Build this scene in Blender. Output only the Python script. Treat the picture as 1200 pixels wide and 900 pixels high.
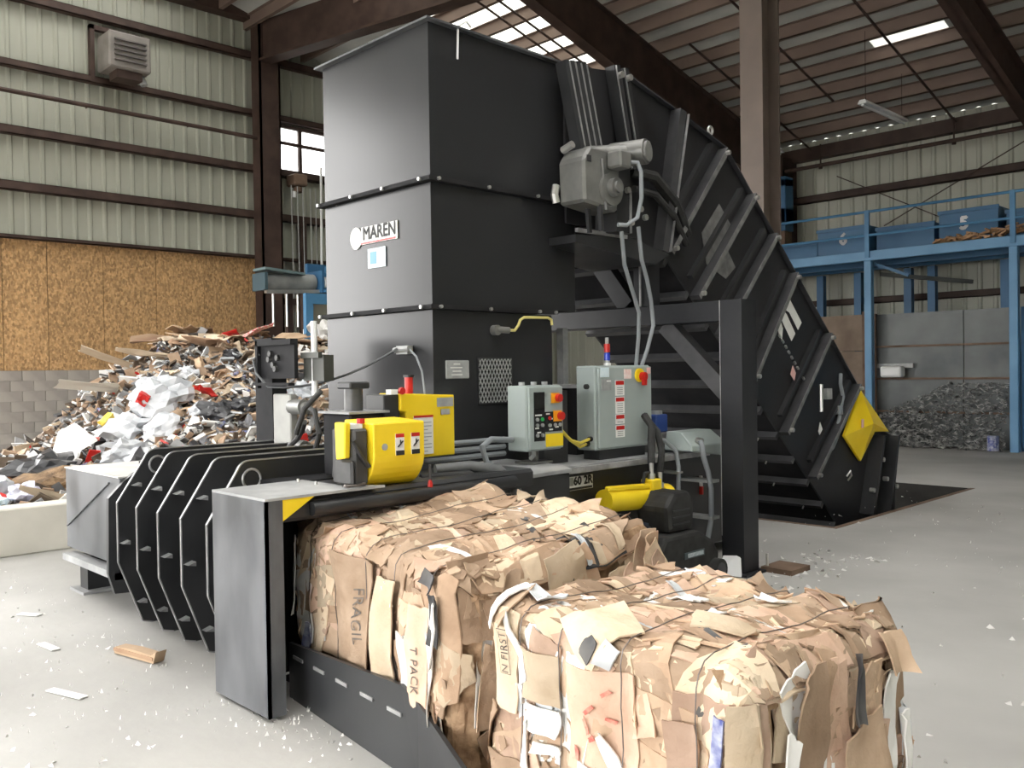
import bpy, bmesh, math, random
from mathutils import Vector, Matrix, noise
R = math.radians
for o in list(bpy.data.objects): bpy.data.objects.remove(o)
SC = bpy.context.scene
COL = SC.collection
# ------------------------------------------------------------------ camera
cam_d = bpy.data.cameras.new('camera'); cam = bpy.data.objects.new('camera', cam_d); COL.objects.link(cam)
cam_d.sensor_fit = 'HORIZONTAL'; cam_d.sensor_width = 36.0; cam_d.lens = 36.0 * 1047 / 1200
cam_d.clip_start = 0.05; cam_d.clip_end = 300
yaw, pitch, roll = R(45.75), R(-0.844), R(0.877)
fwd = Vector((-math.sin(yaw) * math.cos(pitch), math.cos(yaw) * math.cos(pitch), math.sin(pitch)))
rgt = Vector((math.cos(yaw), math.sin(yaw), 0)); dwn = -rgt.cross(fwd)
r2 = math.cos(roll) * rgt + math.sin(roll) * dwn
d2 = -math.sin(roll) * rgt + math.cos(roll) * dwn
M = Matrix((r2, -d2, -fwd)).transposed().to_4x4(); M.translation = Vector((0, 0, 1.65))
cam.matrix_world = M
SC.camera = cam
# ------------------------------------------------------------------ world, exposure
w = bpy.data.worlds.new('World'); SC.world = w; w.use_nodes = True
bg = w.node_tree.nodes['Background']
bg.inputs[0].default_value = (1.0, 0.985, 0.965, 1); bg.inputs[1].default_value = 9.5
SC.view_settings.view_transform = 'Standard'; SC.view_settings.look = 'None'
SC.view_settings.exposure = 0.12; SC.view_settings.gamma = 1.0
SC.view_settings.use_curve_mapping = False
# openings of the hall behind the camera (daylight comes in through them)
DOOR_W = (-6.6, 3.2, 0.0, 8.2)      # y0,y1,z0,z1 in the west gable wall
DOOR_S = (-17.0, 3.5, 0.0, 4.6)     # x0,x1,z0,z1 in the south wall

# ------------------------------------------------------------------ materials
MATS = {}
def mat(name, c1, c2=None, scale=4.0, rough=0.6, metal=0.0, spec=0.5, bump=0.0, bscale=None, detail=4.0,
        rand=0.0, stretch=None, r2=None, lo=0.35, hi=0.65, c3=None):
    if name in MATS: return MATS[name]
    m = bpy.data.materials.new(name); m.use_nodes = True
    nt = m.node_tree; N = nt.nodes; L = nt.links
    b = N['Principled BSDF']
    b.inputs['Roughness'].default_value = rough; b.inputs['Metallic'].default_value = metal
    b.inputs['Specular IOR Level'].default_value = spec
    b.inputs['Base Color'].default_value = (*c1, 1)
    tc = N.new('ShaderNodeTexCoord'); vec = tc.outputs['Object']
    if stretch:
        mp = N.new('ShaderNodeMapping'); mp.inputs['Scale'].default_value = stretch
        L.new(vec, mp.inputs['Vector']); vec = mp.outputs['Vector']
    out = None
    if c2:
        nz = N.new('ShaderNodeTexNoise'); nz.inputs['Scale'].default_value = scale; nz.inputs['Detail'].default_value = detail
        L.new(vec, nz.inputs['Vector'])
        cr = N.new('ShaderNodeValToRGB'); cr.color_ramp.elements[0].position = lo; cr.color_ramp.elements[1].position = hi
        cr.color_ramp.elements[0].color = (*c1, 1); cr.color_ramp.elements[1].color = (*c2, 1)
        if c3:
            e = cr.color_ramp.elements.new((lo + hi) / 2); e.color = (*c3, 1)
        L.new(nz.outputs['Fac'], cr.inputs['Fac']); out = cr.outputs['Color']
        if r2 is not None:
            mr = N.new('ShaderNodeMapRange'); mr.inputs['To Min'].default_value = rough; mr.inputs['To Max'].default_value = r2
            mr.inputs['From Min'].default_value = lo; mr.inputs['From Max'].default_value = hi
            L.new(nz.outputs['Fac'], mr.inputs['Value']); L.new(mr.outputs['Result'], b.inputs['Roughness'])
    if rand > 0:
        oi = N.new('ShaderNodeObjectInfo')
        hs = N.new('ShaderNodeHueSaturation')
        mr = N.new('ShaderNodeMapRange'); mr.inputs['To Min'].default_value = 1 - rand; mr.inputs['To Max'].default_value = 1 + rand
        L.new(oi.outputs['Random'], mr.inputs['Value']); L.new(mr.outputs['Result'], hs.inputs['Value'])
        if out: L.new(out, hs.inputs['Color'])
        else: hs.inputs['Color'].default_value = (*c1, 1)
        out = hs.outputs['Color']
    if out: L.new(out, b.inputs['Base Color'])
    if bump > 0:
        n2 = N.new('ShaderNodeTexNoise'); n2.inputs['Scale'].default_value = bscale or scale * 3; n2.inputs['Detail'].default_value = 5
        L.new(vec, n2.inputs['Vector'])
        bp = N.new('ShaderNodeBump'); bp.inputs['Strength'].default_value = bump; bp.inputs['Distance'].default_value = 0.02
        L.new(n2.outputs['Fac'], bp.inputs['Height']); L.new(bp.outputs['Normal'], b.inputs['Normal'])
    MATS[name] = m
    return m

BLK = mat('black_paint', (0.017, 0.018, 0.020), (0.032, 0.033, 0.036), 2.0, 0.34, spec=0.55, r2=0.46, bump=0.03, bscale=3)  # black raised so that haze is part of the base colour
BLK2 = mat('black_matte', (0.014, 0.014, 0.016), (0.026, 0.026, 0.028), 3.0, 0.7, spec=0.12)
BLKG = mat('hopper_paint', (0.020, 0.021, 0.023), (0.032, 0.033, 0.036), 1.1, 0.20, spec=0.40, r2=0.30, detail=1.5, lo=0.1, hi=0.9)  # hazy lift of the blacks mixed into the paint colour
GREYP = mat('worn_dark_sheet', (0.055, 0.058, 0.064), (0.14, 0.145, 0.155), 3.5, 0.30, spec=0.45, r2=0.5, bump=0.05, bscale=5, stretch=(1, 1, 0.5))
STEELT = mat('pale_steel_top', (0.25, 0.255, 0.26), (0.40, 0.405, 0.41), 4.0, 0.5, spec=0.5)  # paler steel for top faces and small plates
EDGE = mat('bright_steel_edge', (0.35, 0.35, 0.36), (0.55, 0.55, 0.56), 9.0, 0.35, metal=0.6)
BOLT = mat('zinc_bolt', (0.62, 0.62, 0.60), None, rough=0.3, metal=0.8)
YEL = mat('yellow_paint', (0.85, 0.60, 0.012), (0.95, 0.70, 0.03), 3.0, 0.38, spec=0.4)
RED = mat('red_plastic', (0.55, 0.02, 0.015), None, rough=0.35)
BLUEL = mat('blue_lens', (0.02, 0.05, 0.45), None, rough=0.2)
ORANGE = mat('amber_plate', (0.85, 0.35, 0.01), None, rough=0.4)
CABG = mat('cabinet_grey', (0.33, 0.38, 0.37), (0.36, 0.41, 0.40), 3.0, 0.42, spec=0.4)
WHITE = mat('white_label', (0.78, 0.78, 0.76), (0.85, 0.85, 0.84), 8.0, 0.6)
INK = mat('ink', (0.02, 0.02, 0.022), None, rough=0.6)
INKB = mat('stencil_ink', (0.09, 0.08, 0.075), (0.20, 0.16, 0.13), 30.0, 0.8)
INKR = mat('red_print', (0.50, 0.10, 0.08), (0.62, 0.3, 0.22), 40.0, 0.8)
PLATE = mat('grey_plate', (0.30, 0.31, 0.31), (0.4, 0.41, 0.41), 14.0, 0.4)
STICK = mat('pale_blue_sticker', (0.55, 0.70, 0.80), (0.75, 0.85, 0.9), 10.0, 0.5)
GEAR = mat('grey_cast', (0.16, 0.16, 0.155), (0.22, 0.22, 0.21), 6.0, 0.4, metal=0.3)
HOSE = mat('grey_conduit', (0.25, 0.27, 0.29), None, rough=0.45)
RUB = mat('black_rubber', (0.012, 0.012, 0.012), (0.03, 0.03, 0.03), 10, 0.7)
BROWN = mat('brown_primer', (0.045, 0.027, 0.022), (0.075, 0.047, 0.038), 2.5, 0.6, spec=0.3)
BROWNL = mat('brown_purlin', (0.17, 0.12, 0.10), (0.22, 0.16, 0.13), 0.6, 0.6, spec=0.3)
TAUPE = mat('taupe_column', (0.17, 0.135, 0.115), (0.21, 0.165, 0.14), 1.5, 0.6)
SIDING = mat('cream_siding', (0.36, 0.37, 0.31), (0.43, 0.435, 0.365), 0.5, 0.5, spec=0.3, stretch=(1, 1, 0.3))
SIDINGF = mat('far_siding', (0.42, 0.43, 0.37), (0.50, 0.50, 0.43), 0.5, 0.5, spec=0.3, stretch=(1, 1, 0.3))
ROOFM = mat('roof_liner', (0.40, 0.41, 0.39), (0.55, 0.56, 0.53), 0.7, 0.7, spec=0.2)
CONC = mat('concrete_floor', (0.30, 0.293, 0.278), (0.49, 0.482, 0.465), 0.5, 0.7, spec=0.3, bump=0.12, bscale=14, detail=10, lo=0.28, hi=0.72)
CONCB = mat('concrete_block', (0.26, 0.24, 0.22), (0.36, 0.33, 0.30), 1.6, 0.85, bump=0.2, bscale=12, rand=0.03)
CURB = mat('kerb_concrete', (0.52, 0.50, 0.44), (0.66, 0.63, 0.56), 1.3, 0.85, bump=0.1, bscale=9)
BLUEP = mat('blue_paint', (0.055, 0.18, 0.34), (0.08, 0.24, 0.43), 1.5, 0.5)
BLUED = mat('blue_bin_paint', (0.030, 0.115, 0.235), (0.045, 0.155, 0.30), 1.2, 0.5)
BLUEF = mat('blue_fascia', (0.11, 0.27, 0.46), (0.15, 0.33, 0.54), 1.5, 0.5)
RUST = mat('rusty_brown', (0.12, 0.075, 0.05), (0.21, 0.14, 0.10), 3.0, 0.8)
SPLATE = mat('scuffed_steel_plate', (0.06, 0.068, 0.07), (0.17, 0.18, 0.18), 0.9, 0.4, metal=0.3, r2=0.55)
WOODB = mat('brown_boards', (0.16, 0.115, 0.085), (0.25, 0.19, 0.145), 2.0, 0.8)
CLOTHW = mat('white_plastic', (0.80, 0.81, 0.82), None, rough=0.45)

def osb_mat():
    m = mat('osb', (0.37, 0.215, 0.095), (0.50, 0.32, 0.16), 26.0, 0.75, spec=0.25, detail=6, lo=0.3, hi=0.7, rand=0.10, bump=0.15, bscale=40)
    nt = m.node_tree; N = nt.nodes; L = nt.links; b = N['Principled BSDF']
    src = b.inputs['Base Color'].links[0].from_socket
    vo = N.new('ShaderNodeTexVoronoi'); vo.inputs['Scale'].default_value = 17.0
    mp = N.new('ShaderNodeMapping'); mp.inputs['Scale'].default_value = (1, 1.7, 1.0); mp.inputs['Rotation'].default_value = (0.5, 0, 0)
    tc = N.new('ShaderNodeTexCoord'); L.new(tc.outputs['Object'], mp.inputs['Vector']); L.new(mp.outputs['Vector'], vo.inputs['Vector'])
    mx = N.new('ShaderNodeMix'); mx.data_type = 'RGBA'; mx.blend_type = 'OVERLAY'; mx.inputs[0].default_value = 0.35
    L.new(src, mx.inputs[6]); L.new(vo.outputs['Color'], mx.inputs[7])
    hs = N.new('ShaderNodeHueSaturation'); hs.inputs['Saturation'].default_value = 0.95
    # pull the random chip hue back to straw tones
    mx2 = N.new('ShaderNodeMix'); mx2.data_type = 'RGBA'; mx2.blend_type = 'COLOR'; mx2.inputs[0].default_value = 1.0
    L.new(mx.outputs[2], mx2.inputs[6]); L.new(src, mx2.inputs[7]); L.new(mx2.outputs[2], b.inputs['Base Color'])
    return m
OSB = osb_mat()

def card_mat(name, a, b_, rand=0.28):
    return mat(name, a, b_, 7.0, 0.85, spec=0.12, rand=rand, bump=0.55, bscale=16, detail=7, lo=0.28, hi=0.72)
CARD = [card_mat('cardboard_tan', (0.38, 0.265, 0.18), (0.54, 0.40, 0.29)),
        card_mat('cardboard_brown', (0.29, 0.195, 0.13), (0.45, 0.32, 0.225)),
        card_mat('cardboard_pale', (0.53, 0.41, 0.285), (0.64, 0.525, 0.395)),
        card_mat('cardboard_pink', (0.46, 0.305, 0.22), (0.60, 0.435, 0.335))]
CARDC = mat('bale_core', (0.20, 0.12, 0.07), (0.44, 0.30, 0.19), 14.0, 0.9, spec=0.1, bump=0.4, bscale=30, detail=8)
PAPERW = mat('white_paper', (0.70, 0.69, 0.67), (0.84, 0.83, 0.81), 5.0, 0.7, spec=0.2, rand=0.06)
FILM = mat('grey_film', (0.42, 0.44, 0.46), (0.62, 0.64, 0.66), 6.0, 0.35, rand=0.15)
DARKW = mat('dark_scrap', (0.03, 0.03, 0.035), (0.09, 0.085, 0.08), 6.0, 0.6, rand=0.3)
BLUEW = mat('blue_wrapper', (0.04, 0.06, 0.28), (0.5, 0.52, 0.6), 18.0, 0.4)
REDW = mat('red_wrapper', (0.60, 0.06, 0.07), (0.8, 0.75, 0.7), 22.0, 0.4, lo=0.45, hi=0.6)
YELW = mat('yellow_scrap', (0.75, 0.50, 0.03), (0.8, 0.62, 0.12), 8.0, 0.5)
WIRE = mat('tie_wire', (0.17, 0.15, 0.14), None, rough=0.45, metal=0.7)

def glassy(name, col, strength):
    m = bpy.data.materials.new(name); m.use_nodes = True; N = m.node_tree.nodes; L = m.node_tree.links
    N.remove(N['Principled BSDF'])
    t = N.new('ShaderNodeBsdfTranslucent'); t.inputs[0].default_value = (*col, 1)
    tr = N.new('ShaderNodeBsdfTransparent'); tr.inputs[0].default_value = (*col, 1)
    mx = N.new('ShaderNodeMixShader'); mx.inputs[0].default_value = strength
    L.new(t.outputs[0], mx.inputs[1]); L.new(tr.outputs[0], mx.inputs[2])
    L.new(mx.outputs[0], N['Material Output'].inputs[0]); MATS[name] = m
    return m
SKYL = glassy('skylight_sheet', (0.27, 0.275, 0.245), 0.03)
SKYB = glassy('added_skylight_sheet', (0.80, 0.80, 0.78), 0.10)
SKYD = glassy('dim_skylight_sheet', (0.12, 0.12, 0.11), 0.03)  # darker sheet that keeps the small far roof strip dim
PANE = glassy('window_pane', (0.9, 0.92, 0.92), 0.6)

# ------------------------------------------------------------------ mesh helpers
class MB:
    def __init__(s): s.v = []; s.f = []
    def box(s, x0, x1, y0, y1, z0, z1):
        b = len(s.v)
        s.v += [(x0,y0,z0),(x1,y0,z0),(x1,y1,z0),(x0,y1,z0),(x0,y0,z1),(x1,y0,z1),(x1,y1,z1),(x0,y1,z1)]
        s.f += [(b+3,b+2,b+1,b),(b+4,b+5,b+6,b+7),(b,b+1,b+5,b+4),(b+1,b+2,b+6,b+5),(b+2,b+3,b+7,b+6),(b+3,b,b+4,b+7)]
        return s
    def prism(s, pts, axis, a0, a1):
        """pts 2-D polygon; axis x: (y,z); y: (x,z); z: (x,y)"""
        b = len(s.v); n = len(pts)
        def P(p, a):
            return {'x': (a, p[0], p[1]), 'y': (p[0], a, p[1]), 'z': (p[0], p[1], a)}[axis]
        s.v += [P(p, a0) for p in pts] + [P(p, a1) for p in pts]
        s.f.append(tuple(range(b, b+n))[::-1]); s.f.append(tuple(range(b+n, b+2*n)))
        for i in range(n):
            j = (i+1) % n; s.f.append((b+i, b+j, b+n+j, b+n+i))
        return s
    def bar(s, p, q, w, h, up=(0, 0, 1)):
        p = Vector(p); q = Vector(q); d = (q-p).normalized(); up = Vector(up)
        if abs(d.dot(up)) > 0.98: up = Vector((1, 0, 0))
        a = d.cross(up).normalized(); c = a.cross(d).normalized()
        b = len(s.v)
        for e in (p, q):
            for i, j in ((-1,-1),(1,-1),(1,1),(-1,1)): s.v.append(tuple(e + a*(i*w/2) + c*(j*h/2)))
        s.f += [(b+3,b+2,b+1,b),(b+4,b+5,b+6,b+7),(b,b+1,b+5,b+4),(b+1,b+2,b+6,b+5),(b+2,b+3,b+7,b+6),(b+3,b,b+4,b+7)]
        return s
    def tube(s, pts, r, n=8, cap=True):
        pts = [Vector(p) for p in pts]; b = len(s.v); m = len(pts); prev = None
        for i, p in enumerate(pts):
            d = (pts[min(i+1, m-1)] - pts[max(i-1, 0)]).normalized()
            if prev is None:
                u = d.orthogonal().normalized()
            else:
                u = (prev - d*prev.dot(d)).normalized()
            prev = u; v = d.cross(u)
            rr = r[i] if isinstance(r, (list, tuple)) else r
            for k in range(n):
                a = 2*math.pi*k/n; s.v.append(tuple(p + u*(rr*math.cos(a)) + v*(rr*math.sin(a))))
        for i in range(m-1):
            for k in range(n):
                k2 = (k+1) % n; s.f.append((b+i*n+k, b+i*n+k2, b+(i+1)*n+k2, b+(i+1)*n+k))
        if cap:
            s.f.append(tuple(range(b, b+n))[::-1]); s.f.append(tuple(range(b+(m-1)*n, b+m*n)))
        return s
    def cyl(s, p, q, r, n=16): return s.tube([p, q], r, n)
    def mesh(s, name, off=(0, 0, 0)):
        me = bpy.data.meshes.new(name)
        ox, oy, oz = off
        me.from_pydata([(x-ox, y-oy, z-oz) for x, y, z in s.v], [], s.f); me.update()
        bm = bmesh.new(); bm.from_mesh(me); bmesh.ops.recalc_face_normals(bm, faces=bm.faces); bm.to_mesh(me); bm.free()
        return me

def link(name, me, m, parent=None, loc=None, kind=None, label=None):
    o = bpy.data.objects.new(name, me)
    if m is not None and me is not None:
        if not me.materials: me.materials.append(m)
    COL.objects.link(o)
    if loc is not None: o.location = loc
    if parent is not None: o.parent = parent
    if kind: o['kind'] = kind
    if label: o['label'] = label
    return o

def thing(name, label, cat, loc=(0, 0, 0), group=None, kind=None):
    o = bpy.data.objects.new(name, None); COL.objects.link(o); o.location = loc; o.empty_display_size = 0.1
    o['label'] = label; o['category'] = cat
    if group: o['group'] = group
    if kind: o['kind'] = kind
    return o
def tag(o, label, cat, group=None, kind=None):
    o['label'] = label; o['category'] = cat
    if group: o['group'] = group
    if kind: o['kind'] = kind
    return o
def woff(o):
    v = Vector((0, 0, 0))
    while o is not None: v += o.location; o = o.parent
    return v
def part(name, mb, m, parent, bevel=0.0, smooth=False, label=None, kind=None, seg=1):
    me = mb.mesh(name, woff(parent))
    if smooth:
        me.polygons.foreach_set('use_smooth', [True]*len(me.polygons))
    o = link(name, me, m, parent, kind=kind, label=label)
    if bevel > 0:
        md = o.modifiers.new('bevel', 'BEVEL'); md.width = bevel; md.segments = seg; md.limit_method = 'ANGLE'
    if smooth:
        md = o.modifiers.new('edges', 'EDGE_SPLIT'); md.split_angle = R(40)
    return o
def solo(name, mb, m, loc, label=None, cat=None, group=None, kind=None, bevel=0.0, smooth=False):
    me = mb.mesh(name, loc)
    if smooth: me.polygons.foreach_set('use_smooth', [True]*len(me.polygons))
    o = link(name, me, m, None, loc, kind)
    if label: tag(o, label, cat, group)
    if bevel > 0:
        md = o.modifiers.new('bevel', 'BEVEL'); md.width = bevel; md.segments = 1; md.limit_method = 'ANGLE'
    if smooth:
        md = o.modifiers.new('edges', 'EDGE_SPLIT'); md.split_angle = R(40)
    return o

def text_polys(body, size, spacing=1.0):
    cu = bpy.data.curves.new('txt', 'FONT'); cu.body = body; cu.size = size; cu.space_character = spacing
    cu.align_x = 'CENTER'; cu.align_y = 'CENTER'; cu.resolution_u = 3
    o = bpy.data.objects.new('txt', cu); COL.objects.link(o)
    dg = bpy.context.evaluated_depsgraph_get(); dg.update()
    me = bpy.data.meshes.new_from_object(o.evaluated_get(dg))
    v = [tuple(p.co) for p in me.vertices]; f = [tuple(p.vertices) for p in me.polygons]
    bpy.data.objects.remove(o); bpy.data.curves.remove(cu); bpy.data.meshes.remove(me)
    return v, f
def lettering(body, size, origin, ex, ey, m, parent, name='lettering', bold=0.0, sx=1.0, off=0.0, spacing=1.0):
    v, f = text_polys(body, size, spacing); ex = Vector(ex).normalized(); ey = Vector(ey).normalized(); n = ex.cross(ey)
    O = Vector(origin); mb = MB()
    mb.v = [tuple(O + ex*(a*sx) + ey*b + n*off) for a, b, c in v]; mb.f = f
    if bold:
        k = len(v)
        for dx, dy in ((bold, 0), (-bold, 0), (0, bold), (0, -bold)):
            b0 = len(mb.v)
            mb.v += [tuple(O + ex*(a*sx+dx) + ey*(b+dy) + n*(off*0.9)) for a, b, c in v]; mb.f += [tuple(i+b0 for i in q) for q in f]
    me = bpy.data.meshes.new(name); off2 = woff(parent)
    me.from_pydata([tuple(Vector(p)-off2) for p in mb.v], [], mb.f); me.validate(); me.update()
    return link(name, me, m, parent)

def arc(cx, cy, r, a0, a1, n):
    return [(cx + r*math.cos(R(a0+(a1-a0)*i/n)), cy + r*math.sin(R(a0+(a1-a0)*i/n))) for i in range(n+1)]

# ================================================================== THE HALL
XW, YF = -19.0, 20.5           # west gable wall, far (north) wall
XE, YS = 8.0, -9.0
def roof_z(y): return 7.1 + 0.26*(YF - y)
# ---- floor with the conveyor pit
PX0, PX1, PY0, PY1 = -6.7, -4.25, 8.7, 12.6
fl = MB()
xs = [XW-8, PX0, PX1, XE+6]; ys = [YS-14, PY0, PY1, YF+1]
for i in range(3):
    for j in range(3):
        if i == 1 and j == 1: continue
        b = len(fl.v)
        fl.v += [(xs[i],ys[j],0),(xs[i+1],ys[j],0),(xs[i+1],ys[j+1],0),(xs[i],ys[j+1],0)]; fl.f.append((b,b+1,b+2,b+3))
floor = solo('floor', fl, CONC, (0, 0, 0), kind='structure')
gr = MB(); gr.v = [(-120, -120, -.03), (120, -120, -.03), (120, 120, -.03), (-120, 120, -.03)]; gr.f = [(0, 1, 2, 3)]
# the yard outside stops at the hall
gr = MB(); gr.box(-120, XW-8, -120, 120, -.1, -.02).box(XW-8, XE+6, -120, YS-14, -.1, -.02).box(XE+6, 120, -120, 120, -.1, -.02)
solo('ground', gr, mat('asphalt_yard', (.16, .155, .15), (.22, .215, .21), .3, .9), (0, 0, 0), kind='structure')
pw = MB()
pw.box(PX0-0.2, PX0, PY0-0.2, PY1+0.2, -1.3, -0.002).box(PX1, PX1+0.2, PY0-0.2, PY1+0.2, -1.3, -0.002)
pw.box(PX0, PX1, PY0-0.2, PY0, -1.3, -0.002).box(PX0, PX1, PY1, PY1+0.2, -1.3, -0.002).box(PX0, PX1, PY0, PY1, -1.4, -1.3)
part('pit_lining', pw, mat('shaded_pit_concrete', (.018, .017, .016), (.035, .033, .03), 3, .8), floor)  # near-black colour paints the pit's shade onto its lining
pe = MB(); pe.box(PX0-0.06, PX1+0.06, PY0-0.06, PY0, -0.05, 0.004).box(PX1, PX1+0.06, PY0, PY1, -0.05, 0.004)
part('pit_edge_angle', pe, RUST, floor)
# ---- corrugated walls
def corrugated(axis, const, a0, a1, z0, ztop, step=0.29, depth=0.035, inward=1):
    """ribbed sheet along axis from a0 to a1; ztop callable"""
    mb = MB(); prof = [(0.0, 0), (0.16, 0), (0.19, 1), (0.235, 1), (0.265, 0)]
    pts = []; a = a0
    while a < a1:
        for p, h in prof: pts.append((min(a+p*step/0.29, a1), h))
        a += step
    pts.append((a1, 0))
    for p, h in pts:
        c = const + inward*depth*h
        zt = ztop(p)
        for z in (z0, zt): mb.v.append((c, p, z) if axis == 'y' else (p, c, z))
    for i in range(len(pts)-1): mb.f.append((2*i, 2*i+2, 2*i+3, 2*i+1))
    return mb
gz = 4.37
mb = corrugated('y', XW, 3.2, 10.8, gz, lambda y: roof_z(y)); m2 = corrugated('y', XW, 10.8, 12.3, gz-4.3, lambda y: 6.36)
m3 = corrugated('y', XW, 10.8, 12.3, 7.5, lambda y: roof_z(y)); m4 = corrugated('y', XW, 12.3, YF, 0, lambda y: roof_z(y))
m5 = corrugated('y', XW, DOOR_W[0], 3.2, DOOR_W[3], lambda y: roof_z(y)); m6 = corrugated('y', XW, YS, DOOR_W[0], 0, lambda y: roof_z(y))
for q in (m2, m3, m4, m5, m6):
    b = len(mb.v); mb.v += q.v; mb.f += [tuple(i+b for i in f) for f in q.f]
wall_w = solo('wall_west', mb, SIDING, (0, 0, 0), kind='structure')
for z, h in ((8.96, .16), (7.66, .13), (6.39, .16), (5.33, .17), (4.36, .07)):
    g = MB(); g.box(XW+0.045, XW+0.22, 3.2, YF-0.3, z-h/2, z-h/2+0.015).box(XW+0.20, XW+0.22, 3.2, YF-0.3, z-h/2, z+h/2).box(XW+0.045, XW+0.22, 3.2, YF-0.3, z+h/2-0.015, z+h/2)
    part('girt', g, BROWN, wall_w)
g = MB(); g.box(XW+0.045, XW+0.22, 10.6, YF-0.3, 3.3, 3.44); part('girt', g, BROWN, wall_w)
# window frame on the gable
wn = thing('window_1', 'bright window strip', 'window', (XW, 11.5, 6.36)); wn['kind'] = 'structure'
del wn['category']; del wn['label']
f = MB(); f.box(XW, XW+0.1, 10.78, 12.32, 6.30, 6.38).box(XW, XW+0.1, 10.78, 12.32, 7.48, 7.56)
for y in (10.76, 11.40, 12.26): f.box(XW, XW+0.1, y, y+0.09, 6.38, 7.48)
part('window_frame', f, BROWN, wn)
for a, b in ((10.85, 11.40), (11.49, 12.26)):
    for z0, z1 in ((6.38, 7.48),):
        p = MB(); p.box(XW+0.03, XW+0.04, a, b, z0, z1); part('pane', p, PANE, wn)
# OSB sheets and the block base
osb_y = [3.2, 3.85, 4.95, 5.75, 6.81, 7.9, 8.97, 10.04, 10.75]
for i in range(len(osb_y)-1):
    p = MB(); d = 0.012*(i % 2)
    p.box(XW+0.035, XW+0.06+d, osb_y[i]+0.006, osb_y[i+1]-0.006, 1.80, 4.33); part('osb_sheet', p, OSB, wall_w)
mort = MB(); mort.box(XW-0.1, XW+0.095, 3.2, 10.75, 0, 1.79); part('block_base', mort, CONCB, wall_w)
bk = MB(); bk.box(XW-0.03, XW+0.03, 3.2, 10.75, 1.79, 4.34); part('osb_backing', bk, WOODB, wall_w)
bme = MB().box(0, 0.03, -0.195, 0.195, -0.095, 0.095).mesh('concrete_block'); bme.materials.append(CONCB)
for r in range(9):
    for c in range(18):
        y = 3.4 + c*0.41 + (0.2 if r % 2 else 0)
        if y > 10.5: continue
        link('concrete_block', bme, None, wall_w, (XW+0.08, y, 0.1+r*0.2))
# south and east walls (behind the camera), with the big door openings
sw = corrugated('x', YS, XW, DOOR_S[0], 0, lambda x: roof_z(YS), inward=1)
q = corrugated('x', YS, DOOR_S[0], DOOR_S[1], DOOR_S[3], lambda x: roof_z(YS)); b = len(sw.v); sw.v += q.v; sw.f += [tuple(i+b for i in f) for f in q.f]
q = corrugated('x', YS, DOOR_S[1], XE, 0, lambda x: roof_z(YS)); b = len(sw.v); sw.v += q.v; sw.f += [tuple(i+b for i in f) for f in q.f]
solo('wall_south', sw, SIDING, (0, 0, 0), kind='structure')
ew = corrugated('y', XE, YS, YF, 0, roof_z, inward=-1)
solo('wall_east', ew, SIDING, (0, 0, 0), kind='structure')
# far wall
fw = corrugated('x', YF, XW, XE, 0, lambda x: roof_z(YF), step=0.31, inward=-1)
wall_f = solo('wall_north', fw, SIDINGF, (0, 0, 0), kind='structure')
for z, h in ((5.68, .17), (3.15, .14)):
    g = MB(); g.box(XW+.2, XE, YF-0.22, YF-0.05, z-h/2, z-h/2+0.015).box(XW+.2, XE, YF-0.22, YF-0.20, z-h/2, z+h/2).box(XW+.2, XE, YF-0.22, YF-0.05, z+h/2-0.015, z+h/2)
    part('girt', g, BROWN, wall_f)
g = MB(); g.box(XW+.2, XE, YF-0.26, YF-0.04, 6.62, 6.92); part('eave_beam', g, BROWN, wall_f)
g = MB(); g.box(-11.2, -10.85, YF-0.75, YF-0.05, 0, 6.7); part('eave_column', g, BROWN, wall_f)
# wind bracing rods
for (xa, za, xb, zb) in ((-9.7, 6.1, -6.4, 4.3), (-8.6, 4.8, -5.2, 6.4)):
    g = MB(); g.tube([(xa, YF-0.3, za), (xb, YF-0.3, zb)], 0.012, 6); part('brace_rod', g, BROWN, wall_f)
# ---- roof
rf = MB()
yb = [YS-0.6]
def slab(x0, x1, y0, y1, t=0.04):
    b = len(rf.v)
    for z in (0, t):
        rf.v += [(x0,y0,roof_z(y0)+z),(x1,y0,roof_z(y0)+z),(x1,y1,roof_z(y1)+z),(x0,y1,roof_z(y1)+z)]
    rf.f += [(b+3,b+2,b+1,b),(b+4,b+5,b+6,b+7),(b,b+1,b+5,b+4),(b+1,b+2,b+6,b+5),(b+2,b+3,b+7,b+6),(b+3,b,b+4,b+7)]
SKY_X = [(-15.2, -11.6, 9.6, 15.9), (-7.6, -6.2, 17.05, 17.7)]
for _x in (-17.6, -14.4, -11.2, -8.0, -4.8, -1.6, 1.6, 4.8): SKY_X.append((_x, _x+1.5, -7.5, 8.6))  # unseen skylight rows added overhead to brighten the floor
xsr = sorted(set([XW-.3, XE+.3] + [v for s in SKY_X for v in s[:2]])); ysr = sorted(set([YS-.4, YF+.3] + [v for s in SKY_X for v in s[2:]]))
for i in range(len(xsr)-1):
    for j in range(len(ysr)-1):
        cx, cy = (xsr[i]+xsr[i+1])/2, (ysr[j]+ysr[j+1])/2
        if any(a < cx < b and c < cy < d for a, b, c, d in SKY_X): continue
        slab(xsr[i], xsr[i+1], ysr[j], ysr[j+1])
ceil = solo('ceiling', rf, ROOFM, (0, 0, 0), kind='structure')
for a, b_, c, d in SKY_X:
    s = MB(); s.v = [(a,c,roof_z(c)+.01),(b_,c,roof_z(c)+.01),(b_,d,roof_z(d)+.01),(a,d,roof_z(d)+.01)]; s.f = [(0,1,2,3)]
    part('skylight', s, SKYB if d < 9 else (SKYD if c > 17 else SKYL), ceil)
pur = MB(); Lx = XE-XW
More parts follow.
